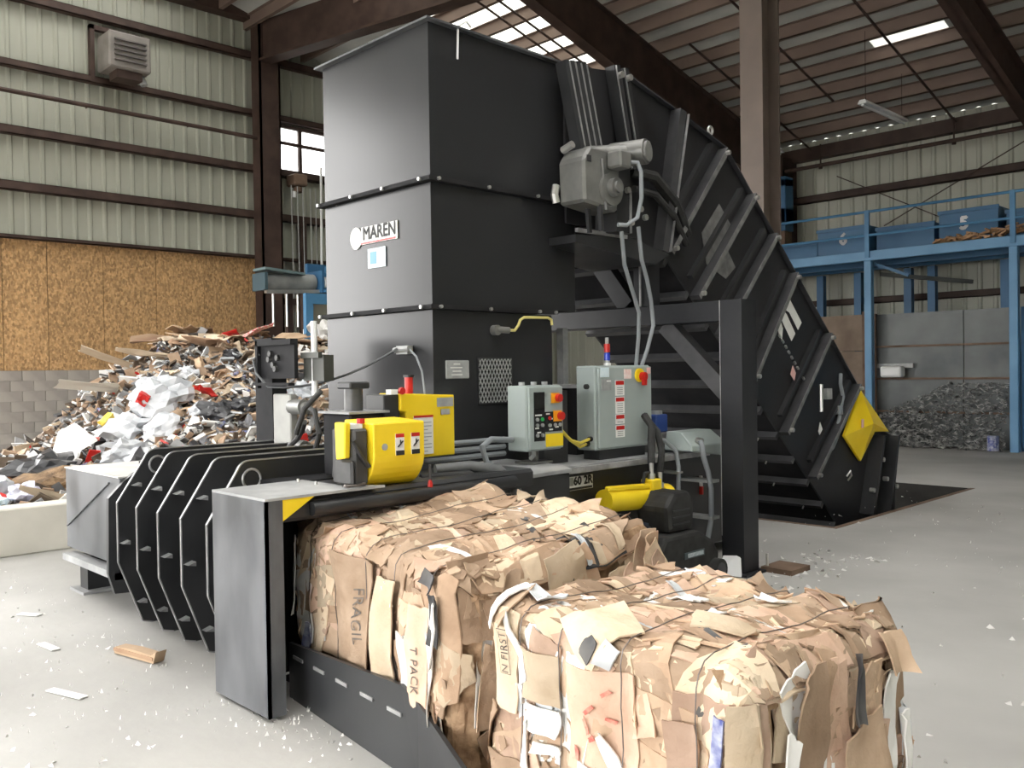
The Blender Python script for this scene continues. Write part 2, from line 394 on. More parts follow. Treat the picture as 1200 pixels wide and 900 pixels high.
pur.box(0, Lx, -0.012, 0.012, -0.25, 0.0).box(0, Lx, -0.012, 0.08, -0.25, -0.235).box(0, Lx, -0.08, 0.012, -0.015, 0)
pme = pur.mesh('purlin'); pme.materials.append(BROWNL)
y = 19.75
while y > YS:
    link('purlin', pme, None, ceil, (XW, y, roof_z(y)-0.005)); y -= 0.745
def rafter(x, ya, yb_, da, db, m=BROWN, w=0.26):
    r = MB(); n = 8
    top = [(ya+(yb_-ya)*i/n) for i in range(n+1)]
    up = [(yy, roof_z(yy)-0.26) for yy in top]; lo = [(yy, roof_z(yy)-0.26-(da+(db-da)*i/n)) for i, yy in enumerate(top)]
    r.prism(up + lo[::-1], 'x', x-0.03, x+0.03)
    for i in range(n):
        for P_, sgn in ((up, -1), (lo, 1)):
            (y0, z0), (y1, z1) = P_[i], P_[i+1]
            r.prism([(y0, z0), (y1, z1), (y1, z1+0.03*sgn), (y0, z0+0.03*sgn)], 'x', x-w/2, x+w/2)
    part('rafter', r, m, ceil)
rafter(-11.25, YS, YF-0.3, 0.35, 1.15)
rafter(-5.45, 8.0, YF-0.3, 0.55, 0.75)
rafter(-5.45, YS, 8.0, 0.7, 0.55)
# level portal beams at the gable
g = MB(); g.box(-18.95, -18.65, 6.0, 10.2, 9.72, 10.2); part('portal_beam', g, BROWN, ceil)
g = MB(); g.bar((-18.4, 10.25, 9.2), (-11.3, 11.72, 9.2), 0.04, 0.92).bar((-18.4, 10.25, 8.74), (-11.3, 11.72, 8.74), 0.34, 0.05)
part('portal_beam', g, BROWN, ceil)
for x, ya, yb_ in ((-7.07, 12.0, 20.9), (-8.9, 13.6, 18.4), (-10.35, 15.2, 20.2), (-12.75, 11.0, 15.6), (-13.15, 11.0, 15.4)):
    g = MB(); g.tube([(x, ya, roof_z(ya)-0.33), (x, yb_, roof_z(yb_)-0.33)], 0.025, 6); part('sprinkler_pipe', g, BROWN, ceil)
for (x, y) in ((-10.05, 20.1), (-7.05, 20.1)):
    g = MB(); g.tube([(x, y, 6.9), (x, y, 6.35)], 0.02, 6).tube([(x, y, 6.42), (x, y, 6.32)], 0.045, 8); part('pipe_hanger', g, BROWN, ceil)
# gable column, interior column
c = MB(); c.box(-18.78, -18.40, 10.13, 10.17, 0, 10.0).box(-18.78, -18.40, 10.60, 10.64, 0, 10.0).box(-18.62, -18.58, 10.17, 10.60, 0, 10.0).box(-18.45, -18.40, 10.13, 10.64, 0, 10.0)
solo('steel_column', c, BROWN, (-18.6, 10.4, 0), 'dark brown steel column standing against the ribbed gable wall', 'column')
c = MB(); cx, cy = -7.73, 12.75
c.box(cx, cx+0.40, cy, cy+0.04, 0, 9.0).box(cx, cx+0.40, cy+0.50, cy+0.54, 0, 9.0).box(cx+0.18, cx+0.22, cy+0.04, cy+0.50, 0, 9.0)
solo('steel_column', c, TAUPE, (cx+.2, cy+.27, 0), 'tall taupe steel column rising behind the inclined black conveyor', 'column')
c = MB(); c.box(-18.9, -18.75, 11.33, 11.48, 0, 5.3)
solo('wall_stud', c, BROWN, (-18.82, 11.4, 0), 'slim dark stud on the gable wall beneath the window', 'stud')
# wall pipe on the gable and under the eave
p = MB(); p.tube([(XW+0.42, 3.2, 7.06), (XW+0.42, 16.0, 7.0)], 0.045, 8)
for y in (4.4, 6.5, 8.6): p.tube([(XW+0.42, y, 7.05), (XW+0.2, y, 7.05)], 0.015, 6)
solo('wall_pipe', p, BROWN, (XW+.42, 9, 7), 'long dark pipe running along the upper gable wall', 'pipe')
p = MB(); p.tube([(-13, YF-0.6, 6.36), (XE, YF-0.6, 6.36)], 0.045, 8)
solo('wall_pipe', p, BROWN, (-5, YF-.6, 6.36), 'dark sprinkler pipe under the eave above the blue mezzanine', 'pipe')
# unit heater
t = thing('unit_heater', 'dusty grey box heater hung high on the ribbed wall', 'heater', (-18.4, 7.1, 7.7))
h = MB(); h.prism([(6.72, 7.78), (7.55, 7.78), (7.55, 8.50), (6.72, 8.50)], 'x', -18.75, -18.1); part('casing', h, mat('heater_grey', (0.17, 0.155, 0.14), (0.24, 0.22, 0.20), 3, 0.6), t, 0.03)
for i in range(5):
    s = MB(); s.prism([(6.82, 7.92+i*.1), (7.45, 7.92+i*.1), (7.45, 7.95+i*.1), (6.82, 7.95+i*.1)], 'x', -18.1, -18.05); part('louver', s, mat('heater_dark', (0.10, 0.09, 0.085), (0.15, 0.13, 0.12), 4, 0.6), t)
s = MB(); s.box(-18.9, -18.76, 6.6, 6.68, 7.6, 8.75); s.box(-18.9, -18.76, 6.6, 7.6, 8.66, 8.75); part('bracket', s, BROWN, t)
s = MB(); s.box(-18.6, -18.2, 6.9, 7.4, 7.62, 7.78); part('fan_box', s, BROWN, t)
s = MB(); s.cyl((-18.4, 7.45, 7.78), (-18.35, 7.5, 7.60), 0.07, 10); part('vent_spout', s, PLATE, t)
# hoist with hanging chains below the window
t = thing('chain_hoist', 'small brown hoist motor with hanging cables under the window', 'hoist', (-18.5, 11.1, 5.9))
s = MB(); s.box(-18.75, -18.35, 10.95, 11.3, 6.05, 6.32).cyl((-18.5, 11.12, 6.05), (-18.5, 11.12, 5.90), 0.11, 12); part('motor', s, RUST, t, 0.03)
s = MB(); s.cyl((-18.5, 11.02, 5.92), (-18.5, 11.02, 5.78), 0.05, 10); part('hook_block', s, CLOTHW, t)
for dy, z1 in ((-0.28, 3.4), (-0.12, 3.8), (0.02, 3.4), (0.22, 3.3), (0.36, 3.2)):
    s = MB(); s.tube([(-18.3, 11.1+dy, 6.0), (-18.3, 11.12+dy, z1)], 0.012, 5); part('cable', s, PLATE, t)
s = MB(); s.tube([(-18.2, 11.56, 6.5), (-18.2, 11.52, 3.2)], 0.03, 6); part('hanging_conduit', s, CLOTHW, t)
# strip lights
for i, (x, y0, y1, z, lab) in enumerate(((-7.35, 16.35, 18.3, 6.52, 'unlit white strip lamp hanging below the roof purlins'), (-9.7, 17.0, 17.6, 6.22, 'short strip lamp partly hidden by the taupe column'))):
    t = thing('strip_lamp', lab, 'lamp', (x, (y0+y1)/2, z))
    s = MB(); s.prism([(x-.05, z+.07), (x+.05, z+.07), (x+.09, z), (x-.09, z)], 'y', y0, y1); part('housing', s, CLOTHW, t)
    s = MB(); s.cyl((x, y0+.03, z-.02), (x, y1-.03, z-.02), 0.025, 8); part('tube', s, CLOTHW, t)
    for y in (y0+.15, y1-.15):
        s = MB(); s.tube([(x, y, z+.07), (x, y, roof_z(y)-.25)], 0.006, 5); part('hanger', s, BROWN, t)

# ---- mezzanine
t = thing('mezzanine', 'blue steel mezzanine with railings along the far wall', 'mezzanine', (-7, 18.3, 0))
s = MB(); s.box(-12.5, 2.0, 18.2, YF-0.3, 3.93, 3.98); part('deck', s, SPLATE, t)
s = MB(); s.box(-12.5, 2.0, 18.10, 18.2, 3.80, 4.0); part('fascia_beam', s, BLUEF, t, 0.01)
for y in (18.9, 19.6):
    s = MB(); s.box(-12.5, 2.0, y, y+0.08, 3.76, 3.93); part('joist', s, BLUED, t)
for x in (-8.05, -5.33, -2.6):
    s = MB(); s.box(x-0.075, x+0.075, 18.08, 18.22, 0, 3.80); part('post', s, BLUEF, t, 0.01)
    s = MB(); s.box(x-0.045, x+0.045, 18.06, 18.12, 3.86, 4.83); part('rail_post', s, BLUEP, t)
for x, y in ((-7.94, 19.9), (-7.44, 19.9), (-9.96, 19.9), (-9.06, 19.9), (-6.0, 19.9)):
    s = MB(); s.box(x-0.08, x+0.08, y-0.08, y+0.08, 0, 3.76); part('rear_post', s, BLUED, t)
for z in (4.80, 4.32):
    s = MB(); s.tube([(-12.4, 18.09, z), (2, 18.09, z)], 0.028, 8); part('rail', s, BLUEP, t, smooth=True)
s = MB(); s.bar((-8.0, 18.6, 3.55), (-6.6, 19.8, 3.35), 0.08, 0.08); part('knee_brace', s, SPLATE, t)
s = MB(); s.bar((-8.0, 18.3, 3.75), (-7.3, 18.3, 3.45), 0.06, 0.06); part('knee_brace', s, BLUED, t)
# bins on the mezzanine
def bin_(x0, x1, z1, lab, num=None, y0=18.55, y1=19.5, nx=None):
    t = thing('storage_bin', lab, 'bin', ((x0+x1)/2, (y0+y1)/2, 3.98), 'blue steel bins on the mezzanine')
    s = MB(); k = 0.04
    s.box(x0, x1, y0, y0+k, 3.98, z1).box(x0, x1, y1-k, y1, 3.98, z1).box(x0, x0+k, y0+k, y1-k, 3.98, z1).box(x1-k, x1, y0+k, y1-k, 3.98, z1).box(x0, x1, y0, y1, 3.98, 4.02)
    part('shell', s, BLUED, t)
    s = MB(); s.box(x0-.02, x1+.02, y0-.03, y0, z1-.05, z1+.02); part('rim', s, BLUED, t)
    if num: lettering(num, 0.34, (nx or (x0+x1)/2, y0, (4.0+z1)/2+.06), (1, 0, 0), (0, 0, 1), CLOTHW, t, off=0.01, bold=.02)
    return t
bin_(-9.36, -8.22, 4.60, 'blue steel bin with a white 6, left of the rail post', '6', nx=-8.78)
bin_(-8.12, -6.95, 4.52, 'plain blue bin between the bins numbered 6 and 5', y0=18.7)
bin_(-6.80, -5.72, 4.66, 'blue steel bin with a white 5 behind brown scrap', '5', nx=-6.33)
bin_(-5.62, -3.6, 4.55, 'plain blue bin at the right edge of the picture', y0=18.7)
bin_(-10.6, -9.45, 4.40, 'low blue bin left of the bin numbered 6', y0=18.7)
# brown scrap on deck in front of bin 5
rnd = random.Random(5)
mb = MB()
for i in range(70):
    x = -6.75+rnd.random()*1.5; yy = 18.28+rnd.random()*0.22; z = 4.0+rnd.random()*0.16*(0.3+(x+6.75)/1.5)
    a = rnd.random()*6.28; l = .06+rnd.random()*.1
    mb.bar((x-l*math.cos(a), yy, z+.03), (x+l*math.cos(a), yy+l*math.sin(a)*.3, z+.05+rnd.random()*.05), .07, .03)
o = solo('scrap_pile', mb, mat('brown_scrap', (0.30, 0.16, 0.07), (0.5, 0.32, 0.18), 9, .8), (-6, 18.4, 4.0), 'brown scrap heaped on the mezzanine edge before bin 5', 'scrap'); o['kind'] = 'stuff'
# blue press seen beyond the column
t = thing('blue_machine', 'blue machine frame on the mezzanine beside the taupe column', 'machine', (-11.0, 19.8, 3.98))
s = MB(); s.box(-11.6, -11.3, 19.6, 20.0, 3.98, 6.2).box(-10.98, -10.7, 19.6, 20.0, 4.9, 6.15).box(-11.6, -10.7, 19.6, 20.0, 5.95, 6.2).box(-11.6, -10.7, 19.6, 20.0, 5.0, 5.45); part('frame', s, BLUED, t, .02)
s = MB(); s.cyl((-11.15, 19.8, 5.45), (-11.15, 19.8, 5.95), 0.06, 10); part('ram_rod', s, BOLT, t)
s = MB(); s.box(-11.5, -10.75, 19.65, 20.0, 4.0, 5.0); part('lower_cabinet', s, RUST, t)
s = MB(); s.box(-11.15, -11.0, 19.55, 19.62, 4.95, 5.12); part('yellow_tag', s, YELW, t)
# bunker wall under the mezzanine
t = thing('bunker_wall', 'scuffed steel plate wall under the blue mezzanine', 'wall', (-6.8, 18.5, 0))
for z0, z1 in ((0.02, 0.69), (0.71, 1.36), (1.38, 2.02), (2.04, 2.70)):
    for x0, x1 in ((-8.02, -6.32), (-6.30, -5.45)):
        s = MB(); s.box(x0, x1, 18.42, 18.46, z0, z1); part('steel_plate', s, SPLATE, t)
for z in (0.70, 1.37, 2.03):
    s = MB(); s.box(-8.02, -5.45, 18.385, 18.425, z-.02, z+.02); part('seam_bar', s, RUST, t)
s = MB(); s.box(-8.10, -8.02, 18.38, 18.46, 0, 2.72).box(-5.45, -5.38, 18.38, 18.46, 0, 2.72); part('end_post', s, RUST, t)
s = MB(); s.box(-5.3, 1.0, 18.42, 18.47, 0, 2.7); part('blue_plate', s, BLUED, t)
t2 = thing('bunker_wall', 'brown boarded bunker wall left of the blue post', 'wall', (-9.0, 18.5, 0))
for z0, z1 in ((0.0, 0.6), (0.61, 1.2), (1.21, 1.95), (1.96, 2.72)):
    s = MB(); s.box(-11.5, -8.3, 18.42, 18.47, z0, z1); part('board', s, WOODB, t2)
s = MB(); s.box(-8.3, -8.16, 18.36, 18.47, 0, 2.78); part('end_board', s, RUST, t2)
# pile of crushed containers against it
mb = MB(); rnd = random.Random(8)
for i in range(1500):
    x = -7.95+rnd.random()*2.45; fx = (x+7.95)/2.45
    top = 0.5+0.75*min(1, fx*1.6+.12)
    z = rnd.random()**1.2*top; y = 18.36-(1-z/(top+.05))*0.25-rnd.random()*.03
    l = .015+rnd.random()*.045; a = rnd.random()*6.28; e = rnd.random()*1.5-.7
    d = Vector((math.cos(a)*math.cos(e), math.sin(a)*math.cos(e)*.4, math.sin(e)))*l
    mb.bar(Vector((x, y, z+.03))-d, Vector((x, y, z+.03))+d, .02+rnd.random()*.05, .012)
o = solo('container_pile', mb, mat('crushed_glass', (0.08, 0.085, 0.085), (0.5, 0.5, 0.49), 11, .35, lo=.4, hi=.68), (-6.7, 18.3, 0), 'grey heap of crushed containers against the steel plate wall', 'rubbish'); o['kind'] = 'stuff'
t = thing('plastic_tub', 'white plastic tub hung on the steel plate wall', 'tub', (-7.6, 18.3, 1.4))
s = MB(); s.box(-7.84, -7.40, 18.12, 18.36, 1.40, 1.63); part('tub', s, CLOTHW, t, .05, seg=2)
s = MB(); s.box(-7.98, -7.25, 18.34, 18.39, 1.59, 1.68); part('hanger_bar', s, PLATE, t)
s = MB(); s.box(-5.75, -5.55, 18.0, 18.2, 0.05, 0.25)
solo('blue_can', MB().tube([(-5.68, 18.05, .02), (-5.68, 18.05, .3)], .1, 12), BLUEW, (-5.68, 18.05, 0), 'small blue and white can at the foot of the bunker wall', 'can')

# ================================================================== FEED HOPPER
HX0, HX1, HY0, HY1 = -6.12, -4.80, 3.92, 5.42
t = hop = thing('feed_hopper', 'tall glossy black feed hopper tower of three bolted sections', 'hopper', (-5.45, 4.6, 0.95))
for z0, z1, y1 in ((3.0, 4.06, 5.42), (2.12, 2.96, 5.40), (0.96, 2.08, 5.12)):
    s = MB(); k = 0.012
    s.box(HX0, HX1, HY0, HY0+k, z0, z1).box(HX1-k, HX1, HY0+k, y1, z0, z1).box(HX0, HX0+k, HY0+k, y1, z0, z1).box(HX0+k, HX1-k, y1-k, y1, z0, z1)
    part('section', s, BLKG, t)
# top rim
s = MB(); e = .05
s.box(HX0-e, HX1+e, HY0-e, HY0, 4.06, 4.075).box(HX1, HX1+e, HY0, 5.45, 4.06, 4.075).box(HX0-e, HX0, HY0, 5.45, 4.06, 4.075)
part('top_rim', s, GREYP, t)
s = MB(); s.tube([(HX1+.04, 4.28, 4.10), (HX1+.06, 4.22, 4.12), (HX1+.03, 4.17, 4.08), (HX1+.03, 4.16, 3.85)], .008, 8); part('rope_loop', s, CLOTHW, t)
for z, y1 in ((2.98, 5.44), (2.10, 5.14)):
    s = MB()
    s.box(HX0-e, HX1+e, HY0-e, HY0, z-.015, z+.015).box(HX1, HX1+e, HY0, y1, z-.015, z+.015).box(HX0-e, HX0, HY0, y1, z-.015, z+.015)
    fl_ = part('flange', s, BLK2, t)
    bl = [(HX0-.01, HY0-e), (-5.68, HY0-e), (-5.28, HY0-e), (HX1-.05, HY0-e)]
    for x, y in bl:
        b_ = MB(); b_.cyl((x, y, z), (x, y-.018, z), .013, 8); part('bolt', b_, BOLT, fl_)
    for y in (HY0+.03, 4.42, 4.93, y1-.03):
        b_ = MB(); b_.cyl((HX1+e, y, z), (HX1+e+.018, y, z), .013, 8); part('bolt', b_, BOLT, fl_)
# signs on the -Y face
yN = HY0-.004
s = MB(); s.box(-5.62, -5.17, yN-.006, yN, 2.615, 2.745)
s.prism([( -5.69+.075*math.cos(a*.3927), 2.672+.085*math.sin(a*.3927)) for a in range(16)], 'y', yN-.006, yN)
sg = part('maker_sign', s, WHITE, t)
lettering('MAREN', .135, (-5.39, yN-.006, 2.69), (1, 0, 0), (0, 0, 1), INK, sg, off=.003, bold=.004, sx=.92)
s = MB(); s.box(-5.62, -5.19, yN-.008, yN-.006, 2.618, 2.630); part('underline', s, RED, sg)
s = MB(); s.box(-5.54, -5.32, yN-.005, yN, 2.43, 2.575); st = part('sticker', s, STICK, t)
s = MB(); s.box(-5.51, -5.43, yN-.007, yN-.005, 2.46, 2.55); part('sticker_mark', s, mat('sticker_blue', (.15, .35, .5), None, rough=.5), st)
# cable bracket on the -Y face
s = MB(); s.box(-5.15, -5.02, yN-.05, yN, 1.78, 1.84).cyl((-5.17, yN-.05, 1.81), (-5.0, yN-.05, 1.82), .02, 8); part('cable_clamp', s, PLATE, t)
# +X face: data plate, mesh guard, sensor
xP = HX1+.004
s = MB(); s.box(xP, xP+.012, 4.02, 4.24, 1.60, 1.73); dp = part('data_plate', s, PLATE, t, .006)
s = MB()
for i, (a, b_) in enumerate(((.10, .02), (.08, .03), (.11, .01), (.06, .04))): s.box(xP+.012, xP+.014, 4.05+b_, 4.05+b_+a, 1.625+i*.025, 1.632+i*.025)
part('plate_print', s, WHITE, dp)
mg = MB()
n = 0
for k in range(-9, 14):
    for sg_ in (1, -1):
        y0 = 4.335+k*.033; z0, z1 = 1.42, 1.74
        ya, yb_ = (y0, y0+.16*sg_) if sg_ > 0 else (y0+.16, y0)
        # clip to rectangle in y
        pa, pb = (ya, z0), (yb_, z1)
        lo, hi = 4.335, 4.66
        def cl(p, q):
            (y0_, z0_), (y1_, z1_) = p, q
            out = []
            ts = [0, 1]
            if y1_ != y0_:
                for b0 in (lo, hi):
                    tt = (b0-y0_)/(y1_-y0_)
                    ts.append(tt)
            ts = sorted(x for x in ts if 0 <= x <= 1)
            for i in range(len(ts)-1):
                tm = (ts[i]+ts[i+1])/2; ym = y0_+(y1_-y0_)*tm
                if lo <= ym <= hi and ts[i+1]-ts[i] > .02: out.append(((y0_+(y1_-y0_)*ts[i], z0_+(z1_-z0_)*ts[i]), (y0_+(y1_-y0_)*ts[i+1], z0_+(z1_-z0_)*ts[i+1])))
            return out
        for p_, q_ in cl(pa, pb): mg.bar((xP+.006, *p_), (xP+.006, *q_), .006, .006, up=(1, 0, 0))
part('mesh_guard', mg, PLATE, t, kind='stuff')
s = MB(); s.box(xP, xP+.008, 4.33, 4.665, 1.41, 1.42).box(xP, xP+.008, 4.33, 4.665, 1.74, 1.75).box(xP, xP+.008, 4.325, 4.335, 1.41, 1.75).box(xP, xP+.008, 4.66, 4.67, 1.41, 1.75); part('mesh_frame', s, BLK, t)
s = MB(); s.cyl((xP, 4.49, 1.95), (xP+.05, 4.49, 1.95), .038, 12).cyl((xP+.03, 4.49, 1.955), (xP+.05, 4.60, 1.95), .024, 12); part('sensor', s, GEAR, t, smooth=True)
s = MB(); s.tube([(xP+.05, 4.60, 1.95), (xP+.05, 4.66, 1.95), (xP+.05, 4.70, 1.99), (xP+.05, 4.72, 2.03), (xP+.05, 4.76, 2.05), (xP+.05, 5.02, 2.055), (xP+.05, 5.06, 2.04), (xP+.05, 5.065, 2.0)], .011, 8); part('sensor_cable', s, mat('yellow_cable', (.7, .62, .22), None, rough=.5), t, smooth=True)
# inner floor so the tower is closed at the top of the bed
# ================================================================== BALER
t = bal = thing('baler', 'black two-ram baler bed with ribbed ejector housing', 'baler', (-5.0, 4.0, 0))
s = MB(); s.box(-6.2, -4.40, 4.45, 7.3, 0.10, 0.92); part('main_body', s, BLK, t, .01)
s = MB(); s.box(-6.2, -4.02, 3.42, 4.45, 0.02, 0.965); part('chamber_block', s, BLK, t, .01)
s = MB(); s.box(-6.25, -4.32, 4.45, 6.6, 0.92, 0.955); part('deck_plate', s, STEELT, t)
s = MB(); s.box(-4.34, -4.30, 4.45, 6.55, 0.90, 0.945); part('deck_lip', s, EDGE, t, .004)
s = MB(); s.prism([(-4.9, 4.0), (-4.9, 4.62), (-4.2, 4.56), (-3.98, 4.42), (-3.95, 3.95), (-4.12, 3.88)], 'z', .968, .995); part('shelf_plate', s, STEELT, t, .004)
# ejector channel with ribs
s = MB(); s.box(-6.4, -4.4, 2.52, 3.42, 0.06, 1.05); part('ejector_channel', s, BLK2, t)
rib_prof = [(3.40, 1.165), (2.46, 1.165)] + arc(2.46, 1.085, .08, 90, 160, 5)[1:] + [(2.20, .83), (2.20, .44), (2.35, .03), (2.42, .01), (2.60, .01), (2.60, .30), (2.56, .9), (2.60, 1.02), (3.40, 1.02)]
for i, x in enumerate((-5.97, -5.65, -5.33, -5.01, -4.68)):
    s = MB(); s.prism(rib_prof, 'x', x-.012, x+.012); rb = part('rib_plate', s, BLK, t)
    # bright strip along the plate edge
    edge = [p for p in rib_prof if p[0] <= 2.47 and p[1] > 0.02] 
    es = MB()
    pl = [(3.35, 1.165)] + [p for p in rib_prof[1:11]]
    for (y0, z0), (y1, z1) in zip(pl[:-1], pl[1:]): es.bar((x+.012, y0, z0), (x+.012, y1, z1), .008, .008, up=(1, 0, 0))
    part('bright_edge', es, EDGE, rb)
    if i < 4:
        for z in (.56, .93, .16):
            g = MB(); yy = 2.24 if z == .56 else 2.32
            if z == .16: yy = 2.34
            g.box(x+.012, x+.30, yy+.10, yy+.25, z, z+.02); part('stiffener', g, BLK2, rb)
            g = MB(); g.prism([(yy-.03, z+.006), (yy+.02, z-.004), (yy+.02, z+.022)], 'x', x+.012, x+.07); part('stiffener_tip', g, EDGE, rb)
    if i in (0, 4):
        g = MB(); g.tube([(x+.014, 2.47+.055*math.cos(a*.3927), 1.06+.055*math.sin(a*.3927)) for a in range(17)], .008, 6); part('eye_ring', g, EDGE, rb)
        g = MB(); g.cyl((x+.013, 2.47, 1.06), (x+.016, 2.47, 1.06), .052, 16); part('eye_hole', g, INK, rb)
s = MB(); s.prism([(2.45, .98), (2.38, .93), (2.27, .82), (2.26, .3), (2.30, .16), (2.55, .14), (2.55, .98)], 'x', -6.34, -6.30); part('end_rib', s, BLK, t)
# end cover: worn sheet box with diagonal crease
s = MB(); s.box(-7.44, -6.34, 2.36, 3.4, .33, .945); part('end_cover', s, GREYP, t, .006)
s = MB(); s.box(-7.44, -6.34, 2.352, 3.4, .945, .955); part('end_cover_lid', s, mat('pale_lid', (.50, .49, .47), (.62, .61, .59), 4, .6), t)  # top face paler than the cover sides
s = MB(); s.bar((-7.40, 2.352, .50), (-6.52, 2.352, .90), .010, .014, up=(0, 1, 0)); part('cover_crease', s, GREYP, t)
s = MB(); s.box(-7.36, -6.30, 2.30, 2.40, .25, .30); part('cover_rail', s, STEELT, t)
s = MB(); s.box(-7.34, -7.18, 2.42, 2.62, .02, .28); part('leg', s, BLK, t)
s = MB(); s.box(-7.40, -7.10, 2.36, 2.68, 0, .02); part('foot_plate', s, STEELT, t)
# corner guard (worn sheet) at the discharge end
s = MB(); s.box(-4.37, -3.82, 2.09, 2.105, .02, 1.05).box(-3.835, -3.82, 2.09, 2.18, .02, 1.05); part('corner_guard', s, GREYP, t)
s = MB(); s.prism([(-4.37, 2.09), (-3.82, 2.09), (-3.82, 2.78), (-4.02, 2.62), (-4.37, 2.62)], 'z', 1.05, 1.063); part('guard_top', s, STEELT, t)
s = MB(); s.prism([(2.105, 1.05), (2.36, 1.05), (2.105, .90)], 'x', -3.845, -3.825); part('yellow_gusset', s, YEL, t)
for x in (-4.30, -4.12):
    s = MB(); s.cyl((x, 2.55, 1.06), (x, 2.55, 1.08), .008, 6); part('bolt', s, BOLT, t)
# discharge frame
s = MB(); s.box(-4.4, -3.88, 2.105, 2.2, .02, 1.045); part('door_jamb', s, BLK2, t)
s = MB(); s.box(-4.4, -3.86, 2.20, 3.95, .93, 1.045); part('discharge_header', s, BLK, t, .02)
s = MB(); s.cyl((-3.84, 2.35, .985), (-3.84, 3.75, .985), .035, 12); part('header_roller', s, BLK, t, smooth=True)
s = MB(); s.box(-4.4, -4.36, 2.2, 3.42, .02, .93); part('platen', s, BLK2, t)
# hose bundle over the header
s = MB()
s.tube([(-4.1, 3.35, 1.07), (-4.02, 3.55, 1.08), (-3.96, 3.72, 1.05), (-3.93, 3.83, .96), (-3.93, 3.87, .85), (-3.93, 3.88, .7)], .036, 10); part('hose', s, mat('dark_hose', (.10, .105, .11), (.15, .155, .16), 8, .45), t, smooth=True)
s = MB(); s.tube([(-4.05, 3.2, 1.04), (-3.97, 3.5, 1.04), (-3.92, 3.62, .98), (-3.91, 3.66, .85)], .025, 10); part('hose', s, RUB, t, smooth=True)
for z in (1.07, 1.12, 1.17):
    s = MB(); s.tube([(-4.55, 3.5, z), (-4.55, 4.35, z)], .018, 8); part('pipe', s, HOSE, t, smooth=True)
s = MB(); s.tube([(-4.45, 4.33, 1.17), (-4.42, 4.1, 1.19), (-4.38, 3.98, 1.15), (-4.36, 4.0, 1.05), (-4.35, 4.08, 1.0)], .02, 8); part('conduit', s, HOSE, t, smooth=True)
# model plate
s = MB(); s.box(-4.39, -4.382, 4.74, 5.10, .765, .865); npl = part('model_plate', s, WHITE, t)
s = MB(); s.box(-4.382, -4.380, 4.75, 4.88, .80, .86); part('plate_band', s, PLATE, npl)
lettering('60 2R', .085, (-4.38, 4.985, .83), (0, 1, 0), (0, 0, 1), INK, npl, off=.003, bold=.004, sx=1.05)
s = MB(); s.box(-4.382, -4.379, 4.75, 5.09, .768, .785); part('plate_line', s, INK, npl)
# chute guide beside the bales
gpt = [(-4.17, 2.40, .245), (-3.02, 2.26, .335), (-2.88, 2.24, .30), (-2.88, 2.24, .0), (-4.17, 2.40, .0)]
K_ = .975
gpt = [(x*K_, y*K_, max(0, 1.65-(1.65-z)*K_) if z > 0 else 0) for x, y, z in gpt]
gm = MB(); n = len(gpt)
gm.v = [p for p in gpt]+[(x, y+.02, z) for x, y, z in gpt]
gm.f += [tuple(range(n))[::-1], tuple(range(n, 2*n))] + [(i, (i+1) % n, n+(i+1) % n, n+i) for i in range(n)]
cg = part('chute_guide', gm, BLK, t)
for i in range(5):
    f0 = .05+i*.19; f1 = f0+.09
    pa = Vector((-4.066+1.258*f0, 2.34-.156*f0-.004, .222+.03*f0)); pb = Vector((-4.066+1.258*f1, 2.34-.156*f1-.004, .222+.03*f1))
    s = MB(); s.bar(pa, pb, .006, .016); part('guide_slot', s, EDGE, cg)
s = MB(); s.v = [(-2.808, 2.184, .334), (-2.41, 2.085, .21), (-2.34, 2.07, .0), (-2.808, 2.184, .0)]; s.v += [(x, y+.02, z) for x, y, z in s.v]
s.f = [(0,1,2,3), (7,6,5,4), (0,4,5,1), (1,5,6,2), (2,6,7,3), (3,7,4,0)]
part('guide_tip', s, BLK, cg)
s = MB(); s.box(-4.3, -4.0, 2.45, 3.4, .0, .03); part('chute_floor', s, BLK2, t)
# vertical frame column with terminal box
s = MB(); s.box(-6.22, -5.97, 3.34, 3.46, 1.0, 1.92); part('frame_column', s, BLK2, t)
s = MB(); s.box(-6.05, -5.55, 3.28, 3.31, 1.62, 1.90).box(-6.05, -5.55, 3.25, 3.28, 1.86, 1.90).box(-6.05, -6.02, 3.25, 3.28, 1.55, 1.90).box(-6.05, -5.55, 3.23, 3.28, 1.57, 1.59); part('tie_box', s, BLK2, t)
for i, (x, z) in enumerate(((-5.88, 1.76), (-5.82, 1.72), (-5.76, 1.77), (-5.86, 1.80), (-5.79, 1.69))):
    s = MB(); s.cyl((x, 3.28, z), (x, 3.255, z), .022, 8); part('worn_knob', s, mat('dusty_black_knob', (.06, .06, .06), None, rough=.6), t)
s = MB(); s.box(-5.84, -5.60, 3.27, 3.33, 1.02, 1.51); mf = part('valve_manifold', s, mat('pale_grey_paint', (.28, .28, .265), (.36, .36, .34), 4, .6), t, .008)
for z in (1.13, 1.42):
    s = MB(); s.cyl((-5.62, 3.30, z), (-5.46, 3.30, z), .055, 12).cyl((-5.46, 3.30, z), (-5.42, 3.30, z), .035, 10); part('valve', s, GEAR, mf, smooth=True)
s = MB(); s.cyl((-5.72, 3.26, 1.06), (-5.72, 3.26, .98), .03, 8); part('fitting', s, GEAR, mf)
s = MB(); s.box(-5.56, -5.30, 3.36, 3.44, 1.60, 1.78).box(-5.55, -5.32, 3.33, 3.36, 1.76, 1.80); part('side_box', s, mat('olive_dark', (.05, .052, .045), None, rough=.5), t)
s = MB(); s.tube([(-5.45, 3.38, 1.5), (-5.45, 3.38, 2.02)], .022, 8); part('white_pipe', s, CLOTHW, t)
